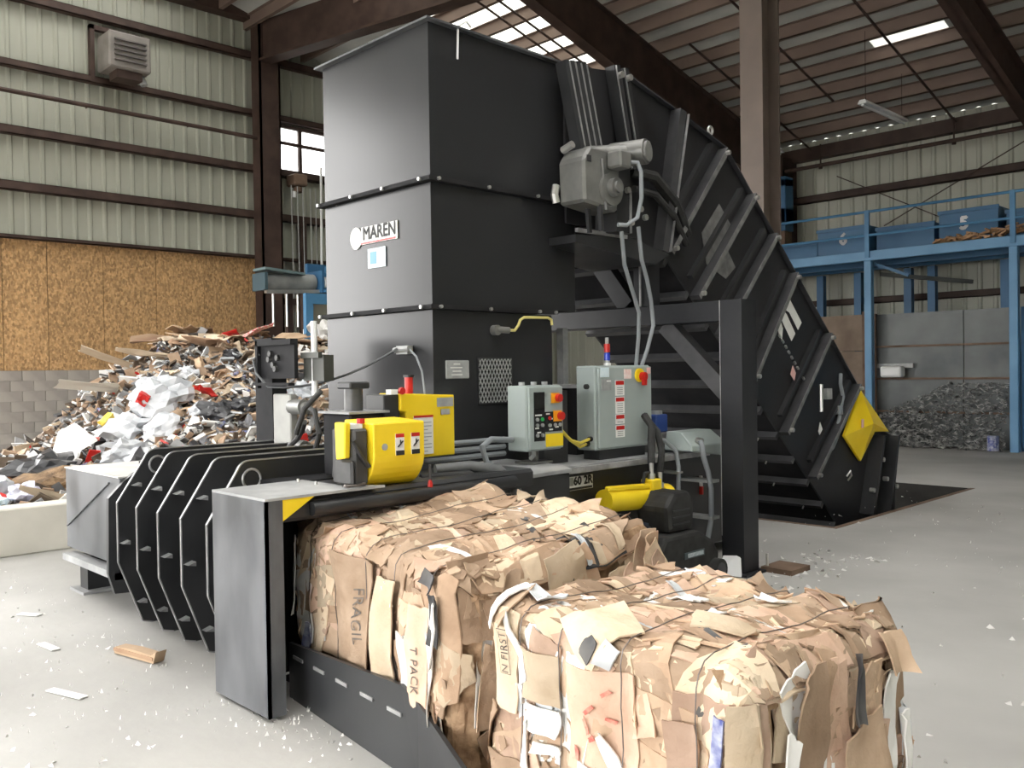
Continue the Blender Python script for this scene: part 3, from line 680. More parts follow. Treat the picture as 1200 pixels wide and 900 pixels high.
for k, pts in enumerate((((-5.42, 3.30, 1.13), (-5.1, 3.32, 1.10), (-4.8, 3.3, 1.16), (-4.5, 3.1, 1.15)), ((-5.42, 3.30, 1.42), (-5.25, 3.25, 1.40), (-5.15, 3.22, 1.25), (-5.2, 3.2, 1.08)),
                         ((-5.5, 3.2, 1.15), (-5.3, 3.15, 1.22), (-5.15, 3.1, 1.3), (-5.05, 3.05, 1.34)), ((-5.3, 3.2, 1.02), (-5.0, 3.2, 1.06), (-4.7, 3.15, 1.12), (-4.5, 3.1, 1.1)))):
    s = MB(); s.tube(pts, .018, 8); part('hose', s, RUB if k else HOSE, t, smooth=True)
# hydraulic cylinder on the body side
t = thing('hydraulic_cylinder', 'yellow hydraulic cylinder on the black body behind the bales', 'cylinder', (-4.22, 5.4, .6))
s = MB(); s.cyl((-4.22, 5.03, .685), (-4.22, 5.70, .645), .085, 20); part('barrel', s, YEL, t, smooth=True)
s = MB(); s.cyl((-4.22, 5.70, .645), (-4.22, 5.80, .639), .10, 20); part('end_cap', s, YEL, t, smooth=True)
s = MB(); s.bar((-4.19, 5.03, .775), (-4.19, 5.62, .745), .05, .04); part('port_tube', s, YEL, t, .01)
s = MB(); s.box(-4.26, -4.14, 5.52, 5.64, .71, .80); part('port_block', s, YEL, t, .01)
for y, z in ((5.57, .80), (5.68, .72)):
    s = MB(); s.cyl((-4.19, y, z), (-4.19, y, z+.13), .018, 8).cyl((-4.19, y, z), (-4.19, y, z+.04), .03, 6); part('fitting', s, BOLT, t)
s = MB(); s.tube([(-4.19, 5.57, .92), (-4.21, 5.60, 1.05), (-4.25, 5.66, 1.2), (-4.35, 5.70, 1.28)], .03, 8).tube([(-4.19, 5.68, .84), (-4.2, 5.72, 1.0), (-4.27, 5.76, 1.15), (-4.38, 5.76, 1.25)], .028, 8); part('hose', s, RUB, t, smooth=True)
s = MB(); s.tube([(-4.05, 5.05, .50), (-4.0, 5.1, .53), (-3.96, 5.2, .51), (-3.95, 5.27, .42), (-3.95, 5.3, .3)], .03, 8)
part('loose_hose', s, mat('blue_black_hose', (.02, .025, .035), None, rough=.25), t, smooth=True)
# wire tier with curved yellow guard
t = thing('wire_tier', 'wire tier head with curved yellow guard above the discharge', 'tier', (-4.0, 2.85, 1.05))
prof = [(-4.10, 1.40), (-3.83, 1.385)] + arc(-4.02, 1.22, .19, 8, -75, 8) + [(-3.98, 1.03), (-4.10, 1.03)]
s = MB(); s.prism([(x, z) for x, z in prof], 'y', 2.72, 3.06); gd = part('guard', s, YEL, t, .006)
for y0 in (2.86, 2.965):
    s = MB(); s.box(-3.832, -3.826, y0, y0+.055, 1.21, 1.325); lb = part('warning_label', s, WHITE, gd)
    s = MB(); s.box(-3.826, -3.824, y0, y0+.055, 1.305, 1.325); part('label_header', s, RED, lb)
    s = MB(); s.box(-3.826, -3.824, y0, y0+.055, 1.21, 1.235); part('label_footer', s, INK, lb)
    s = MB(); s.bar((-3.825, y0+.012, 1.255), (-3.825, y0+.045, 1.285), .004, .014, up=(1, 0, 0)).bar((-3.825, y0+.03, 1.265), (-3.825, y0+.03, 1.292), .004, .010, up=(1, 0, 0)); part('label_symbol', s, INK, lb)
s = MB(); s.cyl((-3.832, 2.79, 1.26), (-3.826, 2.79, 1.26), .018, 12); part('round_badge', s, PLATE, gd)
s = MB(); s.box(-4.08, -3.87, 2.625, 2.715, 1.065, 1.36).box(-4.02, -3.86, 2.60, 2.625, 1.07, 1.2); part('tier_body', s, mat('tier_black', (.03, .03, .032), (.06, .06, .06), 9, .5), t, .012)
s = MB(); s.prism([(-3.99, 1.395), (-3.89, 1.395), (-3.90, 1.21), (-3.98, 1.20)], 'y', 2.585, 2.622); part('side_guard', s, YEL, t, .006)
s = MB(); s.tube([(-3.87, 2.62, 1.30), (-3.86, 2.66, 1.22), (-3.86, 2.71, 1.16)], .012, 8); part('lever', s, BLK, t)
s = MB(); s.box(-4.02, -3.9, 2.62, 2.70, 1.36, 1.385); part('white_clip', s, WHITE, t)
s = MB(); s.cyl((-3.93, 2.71, 1.385), (-3.93, 2.71, 1.41), .022, 8); part('red_knob', s, RED, t)
s = MB(); s.tube([(-3.9, 2.56+.05*math.cos(a*.4), 1.075) if False else (-3.86+.03*math.sin(a*.42), 2.62+.06*math.cos(a*.42), 1.075) for a in range(16)], .008, 6); part('wire_coil', s, WIRE, t)
s = MB(); s.tube([(-3.84, 3.1, 1.14), (-3.84, 3.1, 1.02)], .008, 6); part('red_handle_rod', s, BLK, t)
s = MB(); s.tube([(-3.84, 3.1, 1.06), (-3.84, 3.1, 1.04), (-3.84, 3.1, .99), (-3.84, 3.1, .96)], [.006, .014, .016, .008], 8); part('red_handle', s, RED, t, smooth=True)
# vertical press cylinder behind it
t = thing('tier_cylinder', 'small upright black hydraulic cylinder behind the yellow guard', 'cylinder', (-4.35, 2.95, 1.06))
s = MB(); s.box(-4.50, -4.22, 2.84, 3.08, 1.06, 1.42); part('base_block', s, BLK2, t, .01)
s = MB(); s.cyl((-4.36, 2.96, 1.42), (-4.36, 2.96, 1.56), .055, 14); part('barrel', s, mat('tier_grey', (.05, .05, .05), (.09, .09, .09), 8, .35), t, smooth=True)
s = MB(); s.box(-4.43, -4.29, 2.89, 3.03, 1.56, 1.60); part('cap_block', s, BLK, t, .008)
s = MB(); s.box(-4.52, -4.2, 2.82, 3.1, 1.42, 1.432); part('flange_plate', s, STEELT, t)
s = MB(); s.tube([(-4.45, 2.80, 1.55), (-4.55, 2.75, 1.45), (-4.6, 2.72, 1.3)], .016, 8).tube([(-4.22, 2.80, 1.35), (-4.2, 2.74, 1.25), (-4.2, 2.72, 1.08)], .016, 8); part('hose', s, RUB, t, smooth=True)
# second yellow guard box
t = thing('yellow_guard_box', 'tall yellow guard box with warning label beside the hopper', 'guard', (-4.3, 3.4, 1.12))
s = MB(); s.prism([(3.28, 1.13), (3.66, 1.13), (3.66, 1.505), (3.24, 1.525), (3.24, 1.42), (3.28, 1.41)], 'x', -4.50, -4.28); gb = part('shell', s, YEL, t, .005)
s = MB(); s.box(-4.276, -4.272, 3.515, 3.645, 1.435, 1.49); pl_ = part('data_plate', s, PLATE, gb)
s = MB(); s.box(-4.276, -4.272, 3.545, 3.615, 1.385, 1.42); part('data_plate', s, PLATE, gb)
s = MB(); s.box(-4.276, -4.272, 3.33, 3.48, 1.15, 1.385); wl = part('warning_label', s, WHITE, gb)
s = MB(); s.box(-4.272, -4.270, 3.33, 3.48, 1.375, 1.388); part('label_header', s, RED, wl)
s = MB()
for i in range(9): s.box(-4.272, -4.270, 3.345, 3.345+(.12 if i % 3 else .09), 1.165+i*.022, 1.170+i*.022)
part('label_print', s, PLATE, wl)
s = MB(); s.box(-4.48, -4.30, 3.13, 3.25, 1.24, 1.52).box(-4.45, -4.26, 3.12, 3.2, 1.24, 1.36); part('latch_block', s, BLK, t, .006)
s = MB(); s.cyl((-4.38, 3.38, 1.52), (-4.38, 3.38, 1.62), .026, 12); part('red_beacon', s, RED, t, smooth=True)
s = MB(); s.cyl((-4.38, 3.38, 1.62), (-4.38, 3.38, 1.635), .032, 12); part('beacon_cap', s, BLK, t)
s = MB(); s.box(-4.33, -4.28, 3.17, 3.22, 1.52, 1.55); part('white_clip', s, WHITE, t)
s = MB(); s.cyl((-4.29, 3.25, 1.54), (-4.27, 3.25, 1.54), .022, 8); part('red_knob', s, RED, t)

# ---- control cabinets
def cabinet_labels(t, x, y, z, w, specs):
    for (dz, h, kind) in specs:
        s = MB(); s.box(x, x+.003, y, y+w, z+dz, z+dz+h); lb = part('danger_label', s, WHITE, t)
        s = MB(); s.box(x+.003, x+.005, y+.006, y+w-.006, z+dz+h-.036, z+dz+h-.006); part('label_header', s, RED, lb)
        s = MB()
        for i in range(max(1, int((h-.045)/.016))): s.box(x+.003, x+.004, y+.02, y+w-.02, z+dz+.010+i*.016, z+dz+.017+i*.016)
        part('label_print', s, PLATE, lb)
t = thing('electrical_cabinet', 'large grey electrical cabinet with red danger labels and stack light', 'cabinet', (-4.5, 5.5, .96))
s = MB(); s.box(-4.62, -4.425, 5.19, 5.88, 1.03, 1.68); part('enclosure', s, CABG, t, .012)
s = MB(); s.box(-4.425, -4.40, 5.205, 5.865, 1.045, 1.668); dr = part('door', s, CABG, t, .006)
s = MB(); s.box(-4.60, -4.44, 5.25, 5.82, .955, 1.03); part('plinth', s, BLK, t)
s = MB(); s.box(-4.4, -4.395, 5.225, 5.325, 1.59, 1.665); part('sticker', s, STICK, dr)
s = MB(); s.box(-4.4, -4.392, 5.235, 5.345, 1.49, 1.575); dpl = part('data_plate', s, PLATE, dr)
s = MB(); s.box(-4.392, -4.390, 5.29, 5.34, 1.555, 1.565); part('plate_print', s, WHITE, dpl)
cabinet_labels(dr, -4.4, 5.40, 1.12, .11, [(.325, .12, 0), (.185, .13, 0), (.105, .075, 0), (0, .095, 0)])
s = MB(); s.box(-4.4, -4.396, 5.51, 5.60, 1.575, 1.65); lb = part('danger_label', s, mat('pink_label', (.8, .55, .52), (.85, .75, .72), 40, .6), dr)
s = MB(); s.cyl((-4.4, 5.70, 1.60), (-4.385, 5.70, 1.60), .055, 16); sw_ = part('switch_plate', s, YEL, dr)
s = MB(); s.cyl((-4.385, 5.72, 1.59), (-4.35, 5.72, 1.59), .035, 12); s.box(-4.375, -4.345, 5.705, 5.735, 1.52, 1.62); part('rotary_switch', s, RED, sw_)
s = MB(); s.box(-4.398, -4.394, 5.80, 5.845, 1.61, 1.66); part('corner_label', s, mat('pinkish', (.75, .45, .42), None, rough=.6), dr)
for z in (1.08, 1.52):
    s = MB(); s.cyl((-4.5, 5.19, z), (-4.5, 5.165, z), .02, 10); part('gland', s, RUB, t)
s = MB(); s.cyl((-4.47, 5.19, 1.12), (-4.47, 5.165, 1.12), .02, 10); part('gland', s, RUB, t)
s = MB(); s.tube([(-4.5, 5.165, 1.08), (-4.46, 5.05, 1.07), (-4.42, 4.92, 1.12), (-4.42, 4.78, 1.22), (-4.42, 4.70, 1.25)], .012, 8).tube([(-4.47, 5.165, 1.12), (-4.44, 5.03, 1.10), (-4.42, 4.9, 1.13), (-4.42, 4.78, 1.23)], .012, 8)
part('yellow_cable', s, mat('yellow_cable2', (.75, .60, .08), None, rough=.5), t, smooth=True)
s = MB(); s.cyl((-4.5, 5.43, 1.68), (-4.5, 5.43, 1.70), .028, 12); part('light_base', s, WHITE, t)
for i, (m, z0, z1) in enumerate(((BLUEL, 1.72, 1.78), (RED, 1.785, 1.85))):
    s = MB(); s.cyl((-4.5, 5.43, z0), (-4.5, 5.43, z1), .024, 12); part('light_module', s, m, t, smooth=True)
s = MB(); s.cyl((-4.5, 5.43, 1.70), (-4.5, 5.43, 1.72), .02, 12).cyl((-4.5, 5.43, 1.85), (-4.5, 5.43, 1.90), .014, 10); part('light_stem', s, PLATE, t)
t = thing('operator_panel', 'small grey operator panel with push buttons and emergency stop', 'control panel', (-4.4, 4.5, 1.0))
s = MB(); s.box(-4.51, -4.32, 4.34, 4.70, 1.09, 1.545); part('enclosure', s, CABG, t, .010)
s = MB(); s.box(-4.32, -4.30, 4.352, 4.692, 1.10, 1.535); dr = part('door', s, CABG, t, .005)
xf = -4.30
s = MB(); s.box(xf, xf+.004, 4.395, 4.50, 1.16, 1.50).box(xf, xf+.004, 4.50, 4.675, 1.22, 1.36); bp = part('button_plate', s, BLK2, dr)
s = MB(); s.box(xf+.004, xf+.006, 4.40, 4.495, 1.38, 1.495); part('screen', s, mat('screen_dark', (.015, .015, .016), None, rough=.15), bp)
rnd = random.Random(3)
s = MB()
for (y, z) in ((4.42, 1.34), (4.45, 1.34), (4.53, 1.345), (4.66, 1.345), (4.56, 1.31), (4.44, 1.22), (4.42, 1.25), (4.62, 1.25), (4.56, 1.235)): s.box(xf+.004, xf+.006, y-.018, y+.018, z-.005, z+.005)
part('legend', s, WHITE, bp)
for (y, z, m) in ((4.42, 1.31, PLATE), (4.47, 1.31, mat('green_btn', (.02, .35, .08), None, rough=.4)), (4.42, 1.27, PLATE), (4.47, 1.27, PLATE), (4.42, 1.20, PLATE), (4.545, 1.315, RED), (4.545, 1.265, PLATE), (4.60, 1.265, PLATE), (4.65, 1.265, PLATE), (4.47, 1.20, PLATE)):
    s = MB(); s.cyl((xf+.004, y, z), (xf+.016, y, z), .013, 10); part('push_button', s, m, bp)
for y0, y1, z0, z1 in ((4.565, 4.645, 1.42, 1.49), (4.585, 4.665, 1.29, 1.365)):
    s = MB(); s.box(xf+.004, xf+.012, y0, y1, z0, z1); ap = part('amber_plate', s, ORANGE, dr)
    s = MB(); s.cyl((xf+.012, (y0+y1)/2+.02, (z0+z1)/2), (xf+.04, (y0+y1)/2+.02, (z0+z1)/2), .028, 14); part('stop_button', s, RED, ap, smooth=True)
s = MB(); s.box(xf, xf+.004, 4.51, 4.685, 1.115, 1.205); part('yellow_label', s, YEL, dr)
for y in (4.40, 4.52, 4.63):
    s = MB(); s.cyl((-4.42, y, 1.545), (-4.42, y, 1.57), .022, 8); part('gland', s, PLATE, t)
s = MB(); s.cyl((-4.43, 4.52, .985), (-4.43, 4.52, 1.09), .035, 12); s.box(-4.52, -4.34, 4.42, 4.62, .995, 1.01); part('stand', s, GEAR, t)
s = MB(); s.tube([(-4.36, 4.45, 1.09), (-4.36, 4.45, 1.06), (-4.38, 4.43, 1.03)], .014, 8); part('elbow', s, PLATE, t)
s = MB(); s.box(-4.60, -4.52, 4.72, 4.98, .96, 1.5); part('back_post', s, BLK, t)
# junction box with conduit
t = thing('junction_box', 'pale grey sloped junction box beside the black support post', 'junction box', (-4.25, 6.3, .95))
s = MB(); s.v = [(-4.4, 6.02, .98), (-4.12, 6.02, .98), (-4.12, 6.02, 1.02), (-4.26, 6.06, 1.13), (-4.4, 6.06, 1.13),
                 (-4.4, 6.52, .95), (-4.12, 6.52, .91), (-4.12, 6.52, 1.02), (-4.26, 6.50, 1.13), (-4.4, 6.50, 1.13)]
s.f = [(0,1,2,3,4), (9,8,7,6,5), (0,5,6,1), (1,6,7,2), (2,7,8,3), (3,8,9,4), (4,9,5,0)]
part('box', s, CABG, t, .006)
s = MB(); s.cyl((-4.16, 6.14, 1.06), (-4.11, 6.14, 1.05), .03, 10); part('connector', s, BOLT, t)
s = MB(); s.tube([(-4.12, 6.13, 1.06), (-4.10, 6.13, 1.02), (-4.10, 6.15, .92), (-4.10, 6.21, .80), (-4.10, 6.25, .66), (-4.10, 6.25, .42), (-4.11, 6.21, .26), (-4.13, 6.18, .05)], .022, 10); part('conduit', s, HOSE, t, smooth=True)
for z in (.72, .42):
    s = MB(); s.box(-4.40, -4.08, 6.22, 6.34, z-.012, z+.012); part('conduit_clip', s, PLATE, t)
s = MB(); s.tube([(-4.38, 5.78, 1.08), (-4.30, 5.90, 1.07), (-4.25, 5.98, .98), (-4.24, 6.0, .85), (-4.24, 5.99, .65), (-4.24, 5.97, .50)], .018, 8); part('conduit', s, HOSE, t, smooth=True)
s = MB(); s.box(-4.40, -4.22, 5.94, 6.03, .80, .815); part('conduit_clip', s, BOLT, t)
s = MB(); s.box(-4.395, -4.37, 6.52, 6.535, .62, .72); part('thermometer', s, WHITE, t)
s = MB(); s.box(-4.395, -4.366, 6.518, 6.538, .56, .63); part('thermometer_tip', s, RED, t)
t = thing('blue_solenoid', 'small blue valve block next to the electrical cabinet', 'valve', (-4.5, 6.05, .96))
s = MB(); s.box(-4.58, -4.44, 5.98, 6.14, 1.12, 1.27); part('coil', s, mat('coil_blue', (.02, .06, .25), None, rough=.4), t, .01)
s = MB(); s.box(-4.60, -4.42, 5.96, 6.18, .95, 1.12); part('block', s, GEAR, t, .01)
s = MB(); s.cyl((-4.5, 6.14, 1.03), (-4.5, 6.45, 1.03), .03, 10); part('pipe', s, BOLT, t)
s = MB(); s.cyl((-4.5, 6.06, 1.27), (-4.5, 6.06, 1.30), .05, 10); part('cap', s, PLATE, t)
# galvanised stand behind the operator panel
t = thing('pipe_stand', 'pale galvanised pipe and wheel behind the operator panel', 'valve', (-5.0, 5.6, .96))
s = MB(); s.box(-5.1, -5.03, 5.50, 5.56, 1.5, 2.0); part('strut', s, PLATE, t)
s = MB(); s.cyl((-5.05, 5.6, 1.50), (-5.05, 5.6, 1.53), .22, 20); part('hand_wheel', s, PLATE, t)
s = MB(); s.box(-5.25, -4.85, 5.45, 5.75, .95, 1.5); part('tank', s, BLK2, t)

# ================================================================== INCLINED CONVEYOR
CBLK = mat('conveyor_black', (0.011, 0.011, 0.013), (0.020, 0.020, 0.023), 2.0, 0.36, spec=0.5, r2=0.46)
t = con = thing('incline_conveyor', 'black inclined infeed conveyor rising from the floor pit', 'conveyor', (-5.4, 8.5, 0))
xc = -4.70; XB = -6.15
side = [(5.20, 4.03), (5.87, 4.12), (6.69, 3.93), (7.43, 3.74), (10.24, 1.36), (10.90, .83), (11.27, .72), (11.27, -1.1), (10.6, -1.1), (9.61, -.06), (6.46, 2.66), (6.05, 2.76), (5.20, 2.80)]
for x0, x1 in ((xc-.02, xc), (XB, XB+.02)):
    s = MB(); s.prism(side, 'x', x0, x1); part('side_panel', s, CBLK, t)
# belly sheet and end plate
dv = Vector((0, 9.61-6.46, -.06-2.66)).normalized(); nv = Vector((0, -dv.z, dv.y)) # up-normal
s = MB(); s.prism([(6.46, 2.66), (10.6, -.91), (10.63, -.87), (6.49, 2.70)], 'x', XB+.02, xc-.02); part('belly_pan', s, BLK2, t)
s = MB(); s.box(XB+.02, xc-.02, 5.50, 6.05, 2.79, 2.81); part('head_pan', s, BLK2, t)
s = MB(); s.box(XB, xc, 11.27, 11.29, -1.1, .72); part('tail_plate', s, BLK, t)
s = MB(); s.prism([(5.5, 3.2), (6.5, 3.45), (7.2, 3.2), (10.6, .2), (10.6, .14), (7.2, 3.14), (6.5, 3.39), (5.5, 3.14)], 'x', XB+.05, xc-.05); part('belt', s, RUB, t)
# cross ribs on the belly
for k in range(11):
    f_ = .06+k*.42
    p = Vector((0, 6.46, 2.66))+dv*f_
    if p.z < -.75: break
    q = p - nv*.05
    s = MB(); s.bar((XB, q.y, q.z), (xc+.01, q.y, q.z), .05, .07, up=tuple(nv)); cr = part('cross_rib', s, mat('dusty_black', (.035, .036, .04), (.06, .06, .065), 5, .5), t)
    b_ = MB(); bx_ = xc-.2-.09*(k % 3); b_.cyl((bx_, q.y-.02, q.z-.03), (bx_, q.y-.045, q.z-.055), .009, 6); part('bolt', b_, BOLT, cr)
# stiffener angles on the side
stf = [((7.37, 3.70), (6.46, 2.66)), ((7.88, 3.34), (6.87, 2.29)), ((8.29, 2.99), (7.27, 1.95)), ((8.70, 2.62), (7.81, 1.52)), ((9.45, 2.00), (8.45, .96)), ((10.15, 1.42), (9.05, .44))]
DUSTY = mat('dusty_black', None)
for (y0, z0), (y1, z1) in stf:
    s = MB(); s.bar((xc+.05, y0, z0), (xc+.05, y1, z1), .05, .10, up=(1, 0, 0)); sf = part('side_stiffener', s, DUSTY, t)
    d = Vector((0, y1-y0, z1-z0)).normalized(); n_ = Vector((0, d.z, -d.y))
    off = n_*.16*(-1 if n_.y > 0 else 1)
    s = MB(); s.bar((xc+.02, y0+off.y+d.y*.1, z0+off.z+d.z*.1), (xc+.02, y1+off.y-d.y*.1, z1+off.z-d.z*.1), .04, .07, up=(1, 0, 0)); part('stiffener_flange', s, BLK, sf)
    s = MB(); s.bar((xc+.102, y0, z0), (xc+.102, y1, z1), .05, .004, up=(1, 0, 0)); part('bright_edge', s, mat('pale_grey', (.12, .12, .12), (.2, .2, .2), 12, .4, spec=.6), sf)
    for (yy, zz) in ((y0, z0), (y1, z1)):
        s = MB(); s.cyl((xc+.08, yy-d.y*.05*(1 if yy == y1 else -1), zz-d.z*.05*(1 if yy == y1 else -1)), (xc+.14, yy-d.y*.05*(1 if yy == y1 else -1), zz-d.z*.05*(1 if yy == y1 else -1)), .022, 8); part('bolt', s, BOLT, sf)
# upright channel and head-section channels
s = MB(); s.bar((xc+.05, 6.64, 3.93), (xc+.05, 6.35, 2.66), .09, .12, up=(1, 0, 0)); part('head_channel', s, DUSTY, t)
s = MB(); s.bar((xc+.12, 6.70, 3.90), (xc+.12, 6.40, 2.66), .01, .02, up=(1, 0, 0)); part('bright_edge', s, EDGE, t)
for k, dy in enumerate((0, .07, .14, .21)):
    s = MB(); s.bar((xc+.05, 5.12+dy*.95, 4.02+.01*k), (xc+.09+.01*k, 5.34+dy*.8, 3.02), .05, .10, up=(1, 0, 0)); sl = part('take_up_channel', s, BLK, t)
    s = MB(); s.bar((xc+.11, 5.14+dy*.95, 4.01+.01*k), (xc+.15+.01*k, 5.36+dy*.8, 3.02), .006, .012, up=(1, 0, 0)); part('bright_edge', s, EDGE, sl)
for k, dy in enumerate((0, .11)):
    s = MB(); s.bar((xc+.05, 5.73+dy, 4.12), (xc+.07, 5.90+dy, 3.30), .08, .10, up=(1, 0, 0)); sl = part('take_up_channel', s, BLK, t)
    s = MB(); s.bar((xc+.11, 5.70+dy, 4.11), (xc+.13, 5.87+dy, 3.30), .006, .012, up=(1, 0, 0)); part('bright_edge', s, EDGE, sl)
    s = MB(); s.cyl((xc+.1, 5.75+dy, 4.04), (xc+.14, 5.75+dy, 4.04), .028, 8); part('bolt', s, BOLT, sl)
# top edge flange
tp = side[1:7]
for (y0, z0), (y1, z1) in zip(tp[:-1], tp[1:]):
    s = MB(); s.bar((xc+.02, y0, z0), (xc+.02, y1, z1), .06, .012, up=(0, .5, 1)); part('top_flange', s, DUSTY, t)
s = MB(); s.tube([(xc+.03, 7.18+.035*math.cos(a*.4189), 3.86+.035*math.sin(a*.4189)) for a in range(16)], .012, 6); part('lifting_eye', s, BOLT, t)
# yellow guard at the tail
s = MB(); s.v = [(xc+.05, 10.24, 1.36), (xc+.05, 9.81, .85), (xc+.05, 10.22, .53), (xc+.10, 10.50, .86), (xc+.10, 10.89, .84), (xc+.16, 10.33, .97)]
s.v += [(x-.03, y, z) for x, y, z in s.v]
s.f = [(0,1,5), (1,2,5), (2,3,5), (3,4,5), (4,0,5), (6,11,7), (7,11,8), (8,11,9), (9,11,10), (10,11,6), (0,6,7,1), (1,7,8,2), (2,8,9,3), (3,9,10,4), (4,10,6,0)]
yg = part('tail_guard', s, YEL, t)
s = MB(); s.box(xc+.125, xc+.128, 10.08, 10.14, .93, 1.03); part('guard_label', s, mat('pinkish', None), yg)
s = MB(); s.bar((xc+.06, 10.62, .80), (xc+.06, 10.30, -.1), .05, .22, up=(1, 0, 0)); part('tail_box', s, BLK, t)
s = MB(); s.bar((xc+.08, 11.0, .78), (xc+.08, 10.75, -.2), .05, .20, up=(1, 0, 0)); part('tail_box', s, BLK, t)
for y, z in ((10.62, .52), (10.72, .28), (11.05, .70), (11.0, .16), (10.35, .18)):
    s = MB(); s.cyl((xc+.10, y, z), (xc+.16, y, z), .028, 8); part('bolt', s, BOLT, t)
# white logo strokes
def stripe(parent, pts, m=WHITE):
    s = MB(); s.v = [(xc+.004, y, z) for y, z in pts]+[(xc+.008, y, z) for y, z in pts]; n = len(pts)
    s.f = [tuple(range(n))[::-1], tuple(range(n, 2*n))]+[(i, (i+1) % n, n+(i+1) % n, n+i) for i in range(n)]
    return part('logo_stroke', s, m, parent)
stripe(con, [(8.50, 2.30), (8.58, 2.36), (8.68, 2.35), (8.92, 2.12), (8.84, 2.04), (8.66, 2.22), (8.56, 2.25)])
stripe(con, [(8.46, 2.18), (8.52, 2.24), (8.60, 2.20), (8.78, 2.00), (8.70, 1.92), (8.54, 2.09)])
stripe(con, [(8.40, 2.12), (8.45, 2.16), (8.52, 2.05), (8.50, 1.93), (8.44, 1.97)])
for i in range(10):
    p = Vector((0, 8.40, 1.98))+Vector((0, .55, -.50))*(i/9); s = MB(); s.bar((xc+.03, p.y, p.z), (xc+.03, p.y+.03, p.z-.027), .02, .018, up=(1, 0, 0)); part('chain_link', s, BOLT, t)
s = MB(); s.prism([(8.67, 1.66), (8.73, 1.58), (8.70, 1.50), (8.62, 1.57)], 'x', xc+.03, xc+.036); part('chain_tag', s, mat('pinkish', None), t)
s = MB(); s.prism([(9.30, 1.03), (9.36, .94), (9.32, .84), (9.26, .93)], 'x', xc+.01, xc+.016); part('white_tag', s, WHITE, t)
s = MB(); s.tube([(xc+.05, 9.26, 1.45), (xc+.05, 9.26, 1.15)], .022, 8); part('switch_rod', s, BOLT, t)
s = MB(); s.box(xc+.01, xc+.06, 9.38, 9.50, 1.28, 1.40); part('switch_box', s, PLATE, t)
s = MB(); s.tube([(xc+.04, 9.75, 1.56), (xc+.05, 9.72, 1.45), (xc+.05, 9.78, 1.30), (xc+.05, 9.72, 1.15), (xc+.05, 9.66, 1.0), (xc+.05, 9.62, .85), (xc+.05, 9.52, .74), (xc+.05, 9.42, .70)], .022, 8); part('conduit', s, HOSE, t, smooth=True)
s = MB(); s.box(xc+.02, xc+.07, 9.64, 9.74, 1.10, 1.20); part('conduit_fitting', s, BOLT, t)
s = MB(); s.tube([(xc+.03, 9.9, .38), (xc+.05, 9.95, .44), (xc+.04, 10.0, .38), (xc+.03, 9.93, .33)], .01, 6); part('hook', s, BOLT, t)
# bearing, bent hose and pale patch painted as a panel reflection near the head
s = MB(); s.tube([(xc+.05, 5.95, 3.3), (xc+.1, 6.2, 3.28), (xc+.1, 6.5, 3.1), (xc+.05, 6.75, 2.85)], .05, 8).tube([(xc+.08, 5.95, 3.15), (xc+.12, 6.2, 3.12), (xc+.12, 6.45, 2.98), (xc+.08, 6.7, 2.75)], .03, 8); part('hose', s, RUB, t, smooth=True)
s = MB(); s.prism([(7.35, 3.2), (7.55, 3.02), (7.42, 2.85), (7.62, 2.62), (7.45, 2.5), (7.12, 2.62), (7.05, 2.9)], 'x', xc+.003, xc+.008); part('painted_reflection', s, mat('pale_grey', None), t)
# drive bracket below the head
s = MB(); s.prism([(5.1, 2.68), (5.75, 2.72), (6.3, 2.62), (6.1, 2.52), (5.1, 2.62)], 'x', xc-.5, xc+.18); part('drive_bracket', s, BLK, t)
s = MB(); s.box(xc+.16, xc+.19, 5.12, 5.72, 2.70, 2.73); part('bright_edge', s, EDGE, t)
# ---- gear motor
t = thing('gear_motor', 'grey gear motor mounted at the head of the conveyor', 'motor', (-4.4, 5.4, 2.85))
s = MB(); s.prism([(5.03, 2.90), (5.42, 2.86), (5.46, 3.27), (5.40, 3.32), (5.10, 3.32), (5.02, 3.22)], 'x', -4.62, -4.36); part('gearbox', s, GEAR, t, .02)
s = MB(); s.cyl((-4.36, 5.32, 3.02), (-4.33, 5.32, 3.02), .125, 20); part('hub_plate', s, GEAR, t, smooth=True)
s = MB(); s.cyl((-4.33, 5.32, 3.03), (-4.28, 5.32, 3.03), .07, 16).cyl((-4.28, 5.32, 3.03), (-4.26, 5.32, 3.03), .045, 16); part('hub', s, GEAR, t, smooth=True)
s = MB(); s.cyl((-4.60, 5.30, 3.32), (-4.34, 5.54, 3.33), .07, 16).cyl((-4.50, 5.52, 3.33), (-4.22, 5.60, 3.33), .098, 18); part('motor', s, GEAR, t, smooth=True)
s = MB(); s.cyl((-4.22, 5.60, 3.33), (-4.20, 5.606, 3.33), .080, 18); part('fan_cover', s, mat('fan_grey', (.16, .16, .155), (.22, .22, .21), 9, .5), t, smooth=True)
s = MB(); s.box(-4.36, -4.22, 5.28, 5.42, 3.17, 3.30); part('terminal_box', s, GEAR, t, .015)
s = MB(); s.box(-4.36, -4.352, 5.055, 5.10, 3.20, 3.245); part('nameplate', s, INK, t)
s = MB(); s.bar((-4.35, 5.22, 3.24), (-4.35, 5.26, 2.86), .012, .012, up=(1, 0, 0)); part('bright_edge', s, EDGE, t)
s = MB(); s.tube([(-4.23, 5.42, 3.22), (-4.2, 5.46, 3.22), (-4.19, 5.49, 3.15), (-4.19, 5.49, 2.95), (-4.2, 5.45, 2.80), (-4.24, 5.37, 2.74), (-4.27, 5.30, 2.74)], .016, 8); part('motor_cable', s, HOSE, t, smooth=True)
s = MB(); s.tube([(-4.62, 5.0, 3.05), (-4.62, 4.98, 2.98), (-4.62, 5.0, 2.92)], .03, 8); part('drain_elbow', s, BOLT, t)
